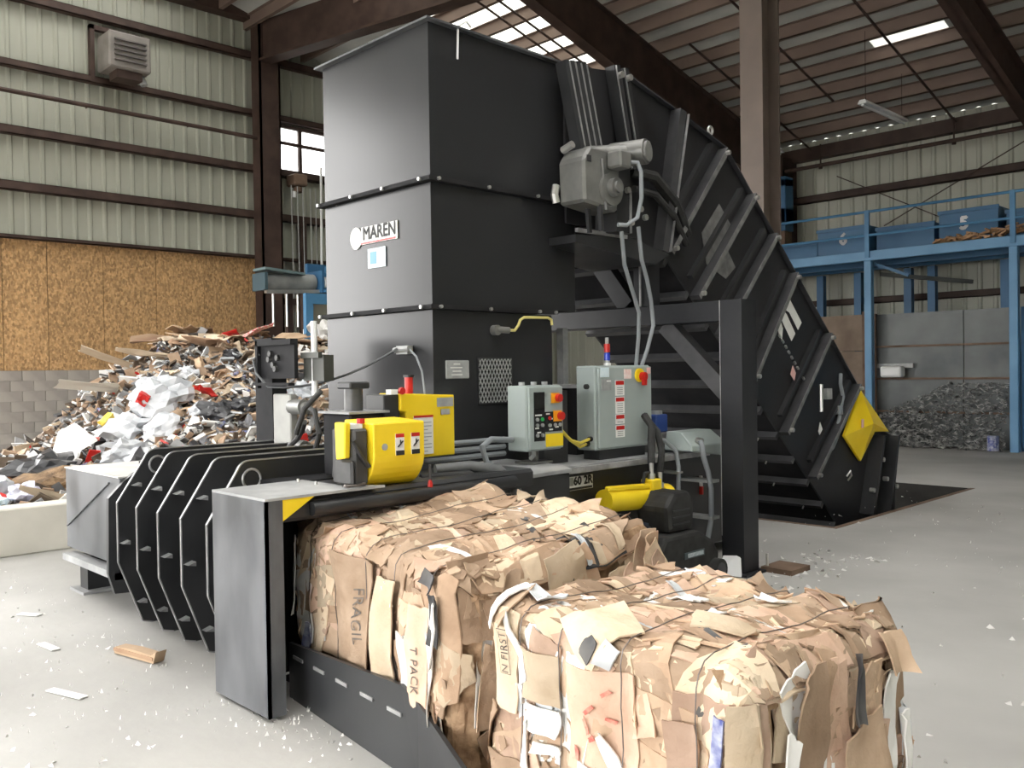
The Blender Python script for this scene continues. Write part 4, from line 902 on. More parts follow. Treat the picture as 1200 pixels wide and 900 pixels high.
s = MB(); s.tube([(-4.6, 5.06, 3.32), (-4.5, 5.06, 3.35)], .03, 8); part('breather', s, BOLT, t)
s = MB(); s.box(-4.62, -4.40, 5.45, 5.62, 2.72, 3.28); part('mount_plate', s, BLK, t)
s = MB(); s.box(-4.395, -4.38, 5.60, 5.615, 2.72, 3.05); part('bright_edge', s, EDGE, t)
for y, z in ((5.60, 2.80), (5.72, 2.92), (5.78, 2.86), (5.56, 3.05)):
    s = MB(); s.cyl((-4.39, y, z), (-4.36, y, z), .025, 8); part('bolt', s, BOLT, t)
for x in (-4.38, -4.50):
    s = MB(); s.bar((x, 5.22, 2.90), (x, 5.24, 2.70), .03, .03); part('mount_leg', s, BLK, t)
STBL = mat('stand_black', (0.014, 0.015, 0.018), (0.024, 0.025, 0.029), 2.5, 0.45, spec=0.35)
# ---- support stand
t = thing('support_stand', 'black steel post and beam stand carrying the conveyor', 'support', (-3.87, 6.3, 0))
s = MB(); s.box(-3.97, -3.95, 6.20, 6.42, 0, 2.19).box(-3.79, -3.77, 6.20, 6.42, 0, 2.19).box(-3.95, -3.79, 6.20, 6.22, 0, 2.19).box(-3.95, -3.79, 6.40, 6.42, 0, 2.19); part('post', s, STBL, t)
s = MB(); s.box(-4.02, -3.72, 6.15, 6.47, 0, .02); part('base_plate', s, STBL, t)
s = MB(); s.box(-6.5, -3.97, 6.20, 6.42, 2.02, 2.19); part('beam', s, STBL, t, .008)
s = MB(); s.bar((-4.55, 6.30, 2.02), (-3.95, 6.30, 1.44), .12, .14); part('diagonal_brace', s, DUSTY, t)
s = MB(); s.box(-3.97, -3.965, 6.196, 6.204, .3, 2.19); part('bright_edge', s, EDGE, t)
s = MB(); s.box(-4.86, -4.70, 6.24, 6.40, 2.19, 2.66); part('stub_post', s, STBL, t)
s = MB(); s.box(-4.79, -4.775, 6.225, 6.24, 2.19, 2.66); part('bright_edge', s, EDGE, t)
s = MB(); s.bar((-5.35, 6.30, 2.70), (-4.95, 6.30, 2.20), .12, .16); part('strut', s, STBL, t)
s = MB(); s.box(-3.77, -3.5, 6.45, 6.75, 0, .04); part('floor_shoe', s, RUST, t)
s = MB(); s.cyl((-3.74, 6.5, .04), (-3.74, 6.5, .14), .012, 6); part('anchor_bolt', s, BOLT, t)
# conduits from motor to cabinet
s = MB(); s.tube([(-4.27, 5.55, 2.75), (-4.28, 5.60, 2.50), (-4.32, 5.72, 2.35), (-4.36, 5.82, 2.2), (-4.37, 5.86, 2.0), (-4.42, 5.84, 1.80), (-4.46, 5.82, 1.68)], .016, 8)
solo('flexible_conduit', s, HOSE, (-4.4, 5.7, 1.68), 'thin grey conduit curving from gear motor down to the cabinet', 'conduit', smooth=True)
s = MB(); s.tube([(-4.30, 5.38, 2.70), (-4.33, 5.45, 2.45), (-4.38, 5.60, 2.28), (-4.42, 5.74, 2.10), (-4.46, 5.78, 1.9), (-4.48, 5.77, 1.68)], .016, 8)
solo('flexible_conduit', s, HOSE, (-4.4, 5.6, 1.68), 'second grey conduit with the wider bend left of the first', 'conduit', smooth=True)
# black signal cable swag across the hopper front
s = MB(); pts = [(-6.02, 3.27, 1.80), (-6.06, 3.24, 1.76), (-6.02, 3.24, 1.66)]
for i in range(9):
    f_ = i/8; pts.append((-5.85+f_*.75, 3.24+f_*.60, 1.56-.05*math.sin(f_*2.2)+.30*f_**1.7))
s.tube(pts, .009, 6); solo('signal_cable', s, mat('dark_cable', (.06, .065, .07), None, rough=.5), (-5.5, 3.6, 1.5), 'grey cable sagging from the black frame to the hopper', 'cable', smooth=True)
s = MB(); s.tube([(-4.98, 3.86, 1.81), (-4.90, 3.85, 1.76), (-4.84, 3.85, 1.66), (-4.81, 3.85, 1.5), (-4.81, 3.85, 1.2)], .007, 6)
solo('signal_cable', s, HOSE, (-4.85, 3.85, 1.2), 'cable dropping down the front corner of the hopper', 'cable', smooth=True)

# ---- floor scrubber/vacuum behind the bales
t = thing('vacuum_cleaner', 'black wheeled shop vacuum parked behind the bales', 'vacuum', (-4.05, 5.6, 0))
s = MB(); s.prism([(5.22, .10), (5.98, .10), (6.0, .22), (5.9, .33), (5.72, .42), (5.30, .42), (5.20, .28)], 'x', -4.26, -3.86); part('base', s, RUB, t, .03, seg=2)
s = MB(); s.prism([(5.42, .42), (5.74, .42), (5.76, .62), (5.70, .72), (5.50, .72), (5.40, .62)], 'x', -4.22, -3.92); part('tank', s, RUB, t, .04, seg=2)
s = MB()
for z in (.48, .53, .58): s.box(-3.92, -3.912, 5.46, 5.68, z, z+.012)
part('rib_mark', s, BLK, t)
s = MB(); s.box(-3.862, -3.855, 5.52, 5.78, .225, .275); bd = part('brand_strip', s, mat('strip_dark', (.05, .07, .08), None, rough=.4), t)
s = MB(); s.box(-3.855, -3.852, 5.56, 5.76, .235, .265); part('strip_light', s, mat('strip_lt', (.30, .36, .40), (.5, .55, .58), 60, .4), bd)
for y in (5.92, 5.36):
    s = MB(); s.cyl((-3.86, y, .09), (-3.80, y, .09), .09, 18); wh = part('wheel', s, RUB, t, smooth=True)
    s = MB(); s.cyl((-3.80, y, .09), (-3.795, y, .09), .06, 14); part('hub_cap', s, DUSTY, wh)
s = MB(); s.tube([(-4.2, 5.45, .7), (-4.2, 5.5, .85), (-4.2, 5.62, .85), (-4.2, 5.7, .7)], .015, 8); part('handle', s, RUB, t, smooth=True)
s = MB(); s.v = [(-3.95, 6.08, .01), (-3.75, 6.12, .01), (-3.82, 6.22, .18), (-3.96, 6.2, .14)]; s.v += [(x, y+.01, z+.008) for x, y, z in s.v]
s.f = [(0,1,2,3), (7,6,5,4), (0,4,5,1), (1,5,6,2), (2,6,7,3), (3,7,4,0)]
solo('plastic_rag', s, CLOTHW, (-3.85, 6.15, 0), 'white plastic scrap at the foot of the black post', 'scrap')
# ================================================================== BALES
class Bale:
    def __init__(s, L, Wd, H, r, seed, wires, z0=0.0):
        s.L, s.W, s.H, s.r, s.seed, s.wires, s.z0 = L, Wd, H, r, seed, wires, z0
        s.tilt = .13 if seed == 3 else 0.0
        s.l1 = H-r; s.la = math.pi*r/2; s.l2 = Wd-2*r
        s.total = 2*s.l1+2*s.la+s.l2
    def base(s, p):
        """perimeter parameter (from the bottom of the -v face, over the top) -> v,w and outward normal"""
        hv, H, r = s.W/2, s.H, s.r
        if p < s.l1: return (-hv, p), (-1, 0)
        p -= s.l1
        if p < s.la:
            a = p/r; return (-hv+r-r*math.cos(a), H-r+r*math.sin(a)), (-math.cos(a), math.sin(a))
        p -= s.la
        if p < s.l2: return (-hv+r+p, H), (0, 1)
        p -= s.l2
        if p < s.la:
            a = p/r; return (hv-r+r*math.sin(a), H-r+r*math.cos(a)), (math.sin(a), math.cos(a))
        p -= s.la
        return (hv, H-r-p), (1, 0)
    def bump(s, x, y, z):
        k = s.seed*7.3
        q = Vector((x*2.6+k, y*2.6, z*2.6)); n1 = noise.noise(q)
        q2 = Vector((x*7+k, y*7+3, z*7)); n2 = noise.noise(q2)
        q3 = Vector((x*19+k, y*19+3, z*19)); n3 = noise.noise(q3)
        return .045*n1+.020*n2+.006*n3
    def P(s, p, u, h=0.0, rough=1.0):
        p = min(max(p, 0), s.total-1e-4); u = min(max(u, -s.L/2-.012), s.L/2+.012)
        (v, w_), (nv_, nw) = s.base(p)
        hu = s.L/2
        ins = 0
        d = abs(u)-(hu-.10)
        if d > 0: ins = .10*(1-math.sqrt(max(0, 1-(min(d, .10)/.10)**2)))
        gr = 0
        for wu in s.wires: gr += .030*math.exp(-((u-wu)/.05)**2)
        if w_ < .2 and nv_ != 0: gr *= .4
        hh = h+rough*s.bump(u, v, w_)-ins-gr
        return Vector((u, v+nv_*hh, (w_+nw*hh)*(1+s.tilt*(v/s.W+.5))+s.z0))
    def E(s, v, w_, h=0.0):
        hu = s.L/2
        dv_ = abs(v)-(s.W/2-.1); dw = w_-(s.H-.1); ins = 0
        for d in (dv_, dw):
            if d > 0: ins += .08*(1-math.sqrt(max(0, 1-(min(d, .1)/.1)**2)))
        b = .025*noise.noise(Vector((v*3+s.seed, w_*3, 9)))+.018*noise.noise(Vector((v*9+s.seed, w_*6, 4)))+.010*noise.noise(Vector((v*24, w_*10, s.seed)))
        return Vector((hu+h+b-ins, v, w_*(1+s.tilt*(v/s.W+.5))+s.z0))
def bale_core(B, root):
    mb = MB(); nu, npm = 44, 64
    for i in range(nu+1):
        u = -B.L/2+B.L*i/nu
        for j in range(npm+1): mb.v.append(tuple(B.P(B.total*j/npm*.9999, u, -.025)))
    for i in range(nu):
        for j in range(npm):
            a = i*(npm+1)+j; mb.f.append((a, a+1, a+npm+2, a+npm+1))
    # +u end face, -u end face
    for sgn in (1, -1):
        b0 = len(mb.v); n1, n2 = 26, 24
        for i in range(n1+1):
            for j in range(n2+1):
                v = -B.W/2*.97+B.W*.97*i/n1; w_ = B.H*.985*j/n2
                e = B.E(v, w_, -.03); mb.v.append((e.x*sgn, e.y, e.z))
        for i in range(n1):
            for j in range(n2):
                a = b0+i*(n2+1)+j; mb.f.append((a, a+1, a+n2+2, a+n2+1))
    me = bpy.data.meshes.new('core'); me.from_pydata(mb.v, [], mb.f); me.update()
    bm = bmesh.new(); bm.from_mesh(me); bmesh.ops.recalc_face_normals(bm, faces=bm.faces); bm.to_mesh(me); bm.free()
    return link('core', me, CARDC, root)
def sheet(B, root, m, rnd, c, size, ang, h, face='side', n=7, curl=.02, torn=.18, name='cardboard_sheet', thick=.006, crease=True):
    """a torn, crumpled sheet that follows the bale surface. c = centre (p,u) or (v,w)"""
    hw, hh = size[0]/2, size[1]/2
    ca, sa = math.cos(ang), math.sin(ang)
    cj = [[(rnd.uniform(-torn, torn)*size[0]*.35, rnd.uniform(-torn, torn)*size[1]*.35) for _ in range(2)] for _ in range(2)]
    lift = [[rnd.uniform(-.2, 1)*curl for _ in range(2)] for _ in range(2)]
    # one or two fold lines
    folds = [(rnd.uniform(0, math.pi), rnd.uniform(-.5, .5), rnd.uniform(-.014, .014)) for _ in range(2)] if crease else []
    top, bot = [], []
    for i in range(n+1):
        for j in range(n+1):
            a, b_ = i/n, j/n
            jx = sum(((1-a) if q == 0 else a)*((1-b_) if r_ == 0 else b_)*cj[q][r_][0] for q in (0, 1) for r_ in (0, 1))
            jy = sum(((1-a) if q == 0 else a)*((1-b_) if r_ == 0 else b_)*cj[q][r_][1] for q in (0, 1) for r_ in (0, 1))
            ed = (i in (0, n)) or (j in (0, n))
            if ed: jx += rnd.uniform(-1, 1)*.035*size[0]*torn*3; jy += rnd.uniform(-1, 1)*.035*size[1]*torn*3
            x, y = (a*2-1)*hw+jx, (b_*2-1)*hh+jy
            lf = sum(((1-a) if q == 0 else a)**3*((1-b_) if r_ == 0 else b_)**3*lift[q][r_] for q in (0, 1) for r_ in (0, 1))
            for fa, fo, fk in folds: lf += fk*abs((x*math.cos(fa)+y*math.sin(fa))/max(hw, hh)-fo)*max(hw, hh)*2
            gx, gy_ = ca*x-sa*y, sa*x+ca*y
            hh2 = h+lf+rnd.uniform(-.0008, .0008)
            if face == 'side':
                top.append(B.P(c[0]+gx, c[1]+gy_, hh2)); bot.append(B.P(c[0]+gx, c[1]+gy_, hh2-thick))
            else:
                v = c[0]+gx; w_ = min(max(c[1]+gy_, .0), B.H+.03)
                top.append(B.E(v, w_, hh2)); bot.append(B.E(v, w_, hh2-thick))
    N = (n+1)*(n+1); vs = [tuple(p) for p in top+bot]; fs = []
    for i in range(n):
        for j in range(n):
            a = i*(n+1)+j; q = (a, a+1, a+n+2, a+n+1); fs.append(q); fs.append(tuple(k+N for k in q[::-1]))
    ring = [i*(n+1) for i in range(n)]+[n*(n+1)+j for j in range(n)]+[i*(n+1)+n for i in range(n, 0, -1)]+list(range(n, 0, -1))
    for k in range(len(ring)):
        a, b_ = ring[k], ring[(k+1) % len(ring)]; fs.append((a, a+N, b_+N, b_))
    me = bpy.data.meshes.new(name); me.from_pydata(vs, [], fs); me.update()
    bm = bmesh.new(); bm.from_mesh(me); bmesh.ops.recalc_face_normals(bm, faces=bm.faces); bm.to_mesh(me); bm.free()
    me.polygons.foreach_set('use_smooth', [True]*len(me.polygons))
    o = link(name, me, m, root); md = o.modifiers.new('edges', 'EDGE_SPLIT'); md.split_angle = R(32)
    return o
def bale_text(B, parent, body, size, c, ang, h, m, sx=1.0, frame=False):
    v, f = text_polys(body, size, 1.05); ca, sa = math.cos(ang), math.sin(ang)
    if frame:
        xs = [a[0]*sx for a in v]; ys = [a[1] for a in v]
        x0, x1, y0, y1 = min(xs)-size*.15, max(xs)+size*.15, min(ys)-size*.2, max(ys)+size*.2; k = size*.05
        for (a0, a1, b0, b1) in ((x0, x1, y0, y0+k), (x0, x1, y1-k, y1), (x0, x0+k, y0, y1), (x1-k, x1, y0, y1)):
            q = len(v); v = v+[(a0/sx, b0, 0), (a1/sx, b0, 0), (a1/sx, b1, 0), (a0/sx, b1, 0)]; f = f+[(q, q+1, q+2, q+3)]
    vs = []
    for a, b_, _ in v:
        x, y = a*sx, b_
        # text x runs along u, text y runs along p (up)
        gu, gp_ = ca*x-sa*y, sa*x+ca*y
        vs.append(tuple(B.P(c[0]+gp_, c[1]+gu, h)))
    me = bpy.data.meshes.new('printed_lettering'); me.from_pydata(vs, [], f); me.validate(); me.update()
    return link('printed_lettering', me, m, parent)
def wire_loop(B, root, u, rnd, h=.012):
    pts = []; n = 60; dr = rnd.uniform(-.03, .03)
    for i in range(n+1): pts.append(B.P(.02+(B.total-.04)*i/n, u+dr*(i/n)**2, h+.022, .55))
    mb = MB(); mb.tube(pts, .0022, 5)
    me = mb.mesh('tie_wire'); return link('tie_wire', me, WIRE, root)
def pickc(rnd, white=.07):
    x = rnd.random()
    if x < white: return PAPERW
    if x < white+.03: return FILM
    if x < white+.045: return DARKW
    return CARD[rnd.choices(range(4), (38, 26, 18, 18))[0]]
def build_bale(label, L, Wd, H, loc, rotz, seed, wires, counts, z0=0.0):
    B = Bale(L, Wd, H, .08, seed, wires, z0); rnd = random.Random(seed*101)
    root = thing('cardboard_bale', label, 'bale', loc, 'wire tied cardboard bales at the discharge')
    root.rotation_euler = (0, 0, rotz)
    bale_core(B, root)
    n_side, n_top, n_end = counts
    # large sheets on the -v side: tall, upright
    for i in range(n_side):
        big = i < n_side*.5
        sz = (rnd.uniform(.26, .58), rnd.uniform(.16, .40)) if big else (rnd.uniform(.08, .22), rnd.uniform(.07, .2))
        u = rnd.uniform(-L/2+.06, L/2-.06); p = rnd.uniform(.05 if (seed != 3 or u > .5) else .34+sz[0]*.3, B.l1+.02)
        sheet(B, root, pickc(rnd), rnd, (p, u), sz, rnd.gauss(0, .22 if big else .6), rnd.uniform(-.004, .014) if big else rnd.uniform(.002, .014), curl=.022, torn=.12)
    # top: flat layered strips, long along u, slightly proud edges
    for i in range(n_top):
        sz = (rnd.uniform(.08, .30), rnd.uniform(.25, .6)) if i < n_top*.6 else (rnd.uniform(.03, .1), rnd.uniform(.08, .24))
        p = B.l1+B.la*.5+rnd.random()*(B.l2+B.la*.6); u = rnd.uniform(-L/2+.05, L/2-.05)
        sheet(B, root, pickc(rnd, .02), rnd, (p, u), sz, rnd.gauss(0, .22), rnd.uniform(-.008, .010), curl=.014)
    for i in range(60):
        p = B.l1+B.la*.4+rnd.random()*(B.l2+B.la*.8); u = rnd.uniform(-L/2+.05, L/2-.05)
        sheet(B, root, pickc(rnd, .05), rnd, (p, u), (rnd.uniform(.012, .05), rnd.uniform(.12, .4)), rnd.gauss(0, .18), rnd.uniform(.002, .014), curl=.012, torn=.1, n=4)
    # torn flaps standing up along the rim
    for i in range(9):
        p = rnd.choice((B.l1+B.la*.5, B.l1+B.la+B.l2)); u = rnd.uniform(-L/2+.1, L/2-.1)
        sheet(B, root, CARD[rnd.randrange(4)], rnd, (p+rnd.uniform(-.05, .05), u), (rnd.uniform(.07, .16), rnd.uniform(.06, .16)), rnd.gauss(0, .5), .012, curl=.05, torn=.2)
    # +u end face: narrow folded edges and crumpled pieces
    for i in range(n_end):
        sz = (rnd.uniform(.05, .2), rnd.uniform(.14, .42)) if i < n_end*.65 else (rnd.uniform(.06, .16), rnd.uniform(.05, .15))
        v = rnd.uniform(-Wd/2+.06, Wd/2-.05); w_ = rnd.uniform(.06, H-.08)
        sheet(B, root, pickc(rnd, .12), rnd, (v, w_), sz, rnd.gauss(0, .25), rnd.uniform(-.012, .010), face='end', curl=.022, torn=.12, n=6)
    for u in wires: wire_loop(B, root, u, rnd)
    return B, root, rnd

# bale just leaving the chamber
B1, b1, rr = build_bale('cardboard bale emerging from the baler chamber along the chute', 1.68, 1.08, .87, (-3.32, 2.865, 0), R(-10), 3, (-.58, -.28, .05, .34, .66), (86, 120, 46))
# features: plain tall sheet with edge, stencil text, white and coloured wrappers
s1 = sheet(B1, b1, CARD[0], rr, (.52, -.06), (.58, .40), 0.02, .034, curl=.012, torn=.05, crease=False)
bale_text(B1, s1, 'FRAGIL', .085, (.54, .0), R(-84), .0400, INKB, .9)
s2 = sheet(B1, b1, CARD[2], rr, (.48, .28), (.54, .17), 0.0, .044, curl=.02, torn=.06, crease=False)
s3 = sheet(B1, b1, CARD[3], rr, (.44, .60), (.58, .14), .03, .038, curl=.02, torn=.1, crease=False)
bale_text(B1, s3, 'T PACK', .06, (.46, .60), R(-88), .0435, INKB, .9)
for (p, u, sx_, sy_, a, m) in ((.42, .50, .30, .07, .1, PAPERW), (.20, .49, .18, .05, -.1, PAPERW), (.62, .72, .26, .06, .15, PAPERW), (.45, .70, .3, .045, 0, PAPERW), (.70, .30, .11, .03, -.7, PAPERW),
                               (.32, -.58, .14, .07, .4, BLUEW), (.08, -.42, .05, .05, .2, BLUEW), (.12, .58, .26, .06, .2, REDW), (.05, .66, .14, .08, .5, REDW), (.82, .66, .05, .12, .2, DARKW),
                               (.60, -.70, .4, .03, .05, FILM), (.70, .745, .2, .05, .1, DARKW)):
    sheet(B1, b1, m, rr, (p, u), (sx_, sy_), a, .034, curl=.025, torn=.3, n=5)
for (v, w_, a_, b_, m) in ((-.06, .66, .06, .10, YELW), (-.07, .58, .09, .12, REDW), (.08, .62, .05, .16, PAPERW), (.36, .56, .12, .17, PAPERW), (.34, .68, .08, .1, CARD[3]), (.30, .45, .13, .12, PAPERW)):
    sheet(B1, b1, m, rr, (v, w_), (a_, b_), rr.uniform(-.4, .4), .03, face='end', curl=.03, torn=.3, n=5)
for k in range(6):
    sheet(B1, b1, CARD[k % 4], rr, (.40+k*.02, .78-.03*k), (.10, .16), .3*k, .05+.012*k, face='end', curl=.10, torn=.2, n=5)

# front bale
B2, b2, rr = build_bale('front cardboard bale lying nearest the camera', 1.08, .93, .85, (-1.74, 2.525, 0), R(-4.2), 7, (-.34, -.15, .11, .38), (88, 120, 70))
s1 = sheet(B2, b2, CARD[2], rr, (.66, -.46), (.34, .20), .04, .022, curl=.012, torn=.08, crease=False)
bale_text(B2, s1, 'N FIRST', .042, (.70, -.405), R(90), .0270, INKB, .95, frame=True)
s2 = sheet(B2, b2, CARD[2], rr, (.655, -.235), (.17, .165), 0.0, .028, curl=.02, torn=.05, crease=False)
s3 = sheet(B2, b2, CARD[3], rr, (.58, .03), (.32, .27), -.05, .020, curl=.02, torn=.1, crease=False)
for k, (p, u, sx_, sy_, a, m) in enumerate(((.52, -.235, .075, .16, 0, PAPERW), (.42, -.30, .16, .05, 0, PAPERW), (.44, -.19, .03, .09, 0, PAPERW), (.72, -.34, .20, .025, -.5, PAPERW), (.62, -.335, .16, .02, 0, PAPERW),
                               (.87, -.50, .16, .14, .4, PAPERW), (.92, -.36, .06, .24, .2, FILM), (.47, .09, .035, .20, .9, PAPERW), (.42, .04, .05, .16, .1, PAPERW), (.79, .06, .07, .05, .4, FILM), (.80, .0, .05, .05, .4, DARKW),
                               (.60, .46, .26, .035, .15, BLUEW), (.62, .52, .30, .06, .1, CARD[2]), (.12, -.58, .3, .07, .3, DARKW), (.05, -.50, .12, .1, .6, PAPERW), (.40, -.52, .2, .07, .3, CARD[1]), (.52, .33, .3, .10, 0, CARD[3]), (.88, -.02, .20, .20, .5, CARD[2]))):
    sheet(B2, b2, m, rr, (p, u), (sx_, sy_), a, .033+.001*(k % 3), curl=.025, torn=.15 if m is not CARD[2] else .06, n=5)
for (p, u, a, b_) in ((.62, .0, .012, .05), (.56, -.02, .05, .012), (.68, .06, .012, .03), (.47, -.06, .035, .025), (.60, .07, .012, .03), (.53, .0, .015, .02)):
    sheet(B2, b2, INKR, rr, (p, u), (a, b_), rr.uniform(-.8, .8), .031, curl=.004, torn=.5, n=3, name='red_print', thick=.002)
for (p, u, a, b_, m) in ((1.15, .18, .10, .06, PAPERW), (1.32, -.05, .05, .20, PAPERW), (1.05, .30, .06, .22, CARD[2]), (1.45, .20, .04, .14, PAPERW)):
    sheet(B2, b2, m, rr, (p, u), (a, b_), rr.uniform(-.4, .4), .02, curl=.03, torn=.3, n=5)
for (v, w_, a_, b_, m) in ((-.30, .52, .05, .26, PAPERW), (-.10, .24, .09, .22, PAPERW), (.05, .70, .04, .2, DARKW), (.25, .30, .05, .2, BLUEW), (.30, .12, .08, .14, PAPERW), (-.18, .66, .14, .28, CARD[1]), (.10, .48, .2, .25, CARD[0]), (.33, .40, .05, .3, PAPERW), (.2, .12, .07, .07, YELW), (.31, .76, .14, .12, CARD[0])):
    sheet(B2, b2, m, rr, (v, w_), (a_, b_), rr.uniform(-.25, .25), .03, face='end', curl=.04, torn=.2, n=5)

# ================================================================== RUBBISH HEAP, KERB, SORTING CONVEYOR
kb = MB(); kb.prism([(-9.15, 0), (-9.05, .46), (-9.35, .46), (-9.40, 0)], 'y', -2.0, 9.5)
kerb = solo('concrete_kerb', kb, CURB, (-9.2, 3.5, 0), 'low cream concrete kerb holding back the rubbish heap', 'kerb', bevel=.015)
ridge = [(-3, .2), (2.0, .35), (3.0, .45), (3.6, .55), (4.0, .65), (4.26, .78), (4.75, 1.25), (5.0, 1.5), (5.4, 1.75), (6.1, 2.1), (6.5, 2.24), (7.6, 2.2), (8.9, 2.15), (10, 1.9), (13, .6)]
def rz(y):
    for (a, za), (b_, zb) in zip(ridge[:-1], ridge[1:]):
        if a <= y <= b_: return za+(zb-za)*(y-a)/(b_-a)
    return .2
def heap_z(x, y):
    f_ = min(max((-9.4-x)/4.6, 0), 1.0)
    back = max(0, -14.6-x)*.35
    q = Vector((x*.9, y*.9, 1)); q2 = Vector((x*3, y*3, 4))
    return max(.02, .30+(rz(y)-.30)*f_**.55-back+.14*noise.noise(q)*min(1, f_*4)+.06*noise.noise(q2))
hm = MB(); nx, ny = 70, 110
for i in range(nx+1):
    for j in range(ny+1):
        x = -9.36-i*8.6/nx; y = -1.8+j*14.0/ny; hm.v.append((x, y, heap_z(x, y)))
for i in range(nx):
    for j in range(ny):
        a = i*(ny+1)+j; hm.f.append((a, a+1, a+ny+2, a+ny+1))
HEAPM = mat('mixed_rubbish', (0.10, 0.08, 0.065), (0.55, 0.50, 0.44), 6.0, .85, bump=.6, bscale=14, lo=.40, hi=.70, detail=8, c3=(.17, .12, .085))
o = solo('rubbish_mound', hm, HEAPM, (-12, 5, 0), 'mound of mixed loose rubbish behind the concrete kerb', 'rubbish'); o['kind'] = 'stuff'
rnd = random.Random(77)
cl = MB(); cm = []
CLM = [PAPERW, FILM, DARKW, CARD[0], CARD[1], CARD[2], mat('clutter_grey', (.16, .16, .16), (.3, .3, .3), 5, .7), RED, mat('clutter_dark_brown', (.07, .05, .035), (.14, .1, .07), 5, .8), BLUEW]
for i in range(9000):
    x = -9.42-4.9*rnd.random()**1.1; y = rnd.uniform(2.2, 10.2)
    z = heap_z(x, y)+rnd.uniform(-.01, .07)
    l = .03+.16*rnd.random()**2; a = rnd.random()*6.28; e = rnd.gauss(0, .5)
    d = Vector((math.cos(a)*math.cos(e), math.sin(a)*math.cos(e), math.sin(e)))*l
    k = len(cl.f); p_ = Vector((x, y, z)); cl.bar(p_-d, p_+d, l*rnd.uniform(.3, 1.1), .012+.02*rnd.random(), up=(rnd.gauss(0, .5), rnd.gauss(0, .5), 1))
    w_ = (12, 9, 14, 14, 14, 8, 12, 1, 14, 1) if z > 1.1 else (16, 10, 18, 6, 8, 6, 16, 2, 16, 2)
    mi = rnd.choices(range(10), w_)[0]; cm += [mi]*(len(cl.f)-k)
me = bpy.data.meshes.new('loose_rubbish'); me.from_pydata([(x+12, y-5, z) for x, y, z in cl.v], [], cl.f); me.update()
for m in CLM: me.materials.append(m)
me.polygons.foreach_set('material_index', cm)
o = link('loose_rubbish', me, None, None, (-12, 5, 0)); tag(o, 'small mixed litter covering the slope of the rubbish heap', 'rubbish'); o['kind'] = 'stuff'
def hn(x, y):
    e = .12; return Vector((-(heap_z(x+e, y)-heap_z(x-e, y))/(2*e), -(heap_z(x, y+e)-heap_z(x, y-e))/(2*e), 1)).normalized()
def crumple_blob(seed, amp=.5, sub=3, flat=.75):
    bm = bmesh.new(); bmesh.ops.create_icosphere(bm, subdivisions=sub, radius=.5)
    for v in bm.verts:
        d = v.co.normalized(); k = 1+amp*noise.noise(d*2.1+Vector((seed, 0, 0)))+amp*.6*noise.noise(d*5+Vector((0, seed, 0)))+amp*.3*noise.noise(d*11+Vector((0, seed, 2)))
        v.co = Vector((d.x*.5*k, d.y*.5*k, d.z*.5*k*flat))
    me = bpy.data.meshes.new('blob'); bm.to_mesh(me); bm.free(); return me
def scrap_sheet(seed, n=3, thick=.03, bend=.15):
    r = random.Random(seed); vs, fs = [], []
    for L_ in (0, 1):
        for i in range(n+1):
            for j in range(n+1):
                x, y = i/n-.5, j/n-.5
                z = bend*noise.noise(Vector((x*2+seed, y*2, 0)))*1.5
                vs.append((x+r.uniform(-.04, .04), y+r.uniform(-.04, .04), z-L_*thick))
    N = (n+1)**2
    for i in range(n):
        for j in range(n):
            a = i*(n+1)+j; q = (a, a+1, a+n+2, a+n+1); fs += [q[::-1], tuple(k+N for k in q)]
    ring = [i*(n+1) for i in range(n)]+[n*(n+1)+j for j in range(n)]+[i*(n+1)+n for i in range(n, 0, -1)]+list(range(n, 0, -1))
    for k in range(len(ring)):
        a, b_ = ring[k], ring[(k+1) % len(ring)]; fs.append((a, b_, b_+N, a+N))
    me = bpy.data.meshes.new('sheet'); me.from_pydata(vs, [], fs); me.update()
    return me
BLOBS = [crumple_blob(i*3.7) for i in range(8)]; SHEETS = [scrap_sheet(i*5+1) for i in range(8)]
BAGW = mat('white_bag', (.40, .42, .45), (.58, .59, .61), 3, .4, rand=.08)
BAGG = mat('grey_bag', (.30, .32, .35), (.46, .48, .50), 3, .4, rand=.2)
BAGK = mat('black_bag', (.015, .016, .02), (.05, .05, .055), 4, .35)
KRAFT = [mat('heap_card_a', (.36, .25, .16), (.46, .33, .22), 3, .85, rand=.25), mat('heap_card_b', (.48, .38, .27), (.58, .47, .35), 3, .85, rand=.2), mat('heap_card_c', (.27, .16, .10), (.36, .24, .15), 3, .85, rand=.25)]
HAY = mat('brown_fibre', (.10, .06, .03), (.27, .17, .09), 9, .9, bump=.8, bscale=30, detail=8)
ORNG = mat('orange_net', (.75, .16, .06), (.8, .3, .12), 9, .6)
GREYB = mat('grey_board', (.20, .20, .22), (.26, .26, .28), 3, .7)
def piece(name, me, m, x, y, dz, sc, label, cat, group=None, rot=None, up=True):
    key = me.name+m.name
    if key not in PM:
        c_ = me.copy(); c_.name = name; c_.materials.clear(); c_.materials.append(m); PM[key] = c_
    o = bpy.data.objects.new(name, PM[key]); COL.objects.link(o)
    n_ = hn(x, y) if up else Vector((0, 0, 1))
    q = n_.to_track_quat('Z', 'Y')
    e = rot or (rnd.uniform(-.35, .35), rnd.uniform(-.35, .35), rnd.uniform(0, 6.28))
    o.rotation_mode = 'QUATERNION'
    from mathutils import Euler
    o.rotation_quaternion = q @ Euler(e).to_quaternion()
    o.location = (x, y, heap_z(x, y)+dz); o.scale = sc
    tag(o, label, cat, group); return o
PM = {}
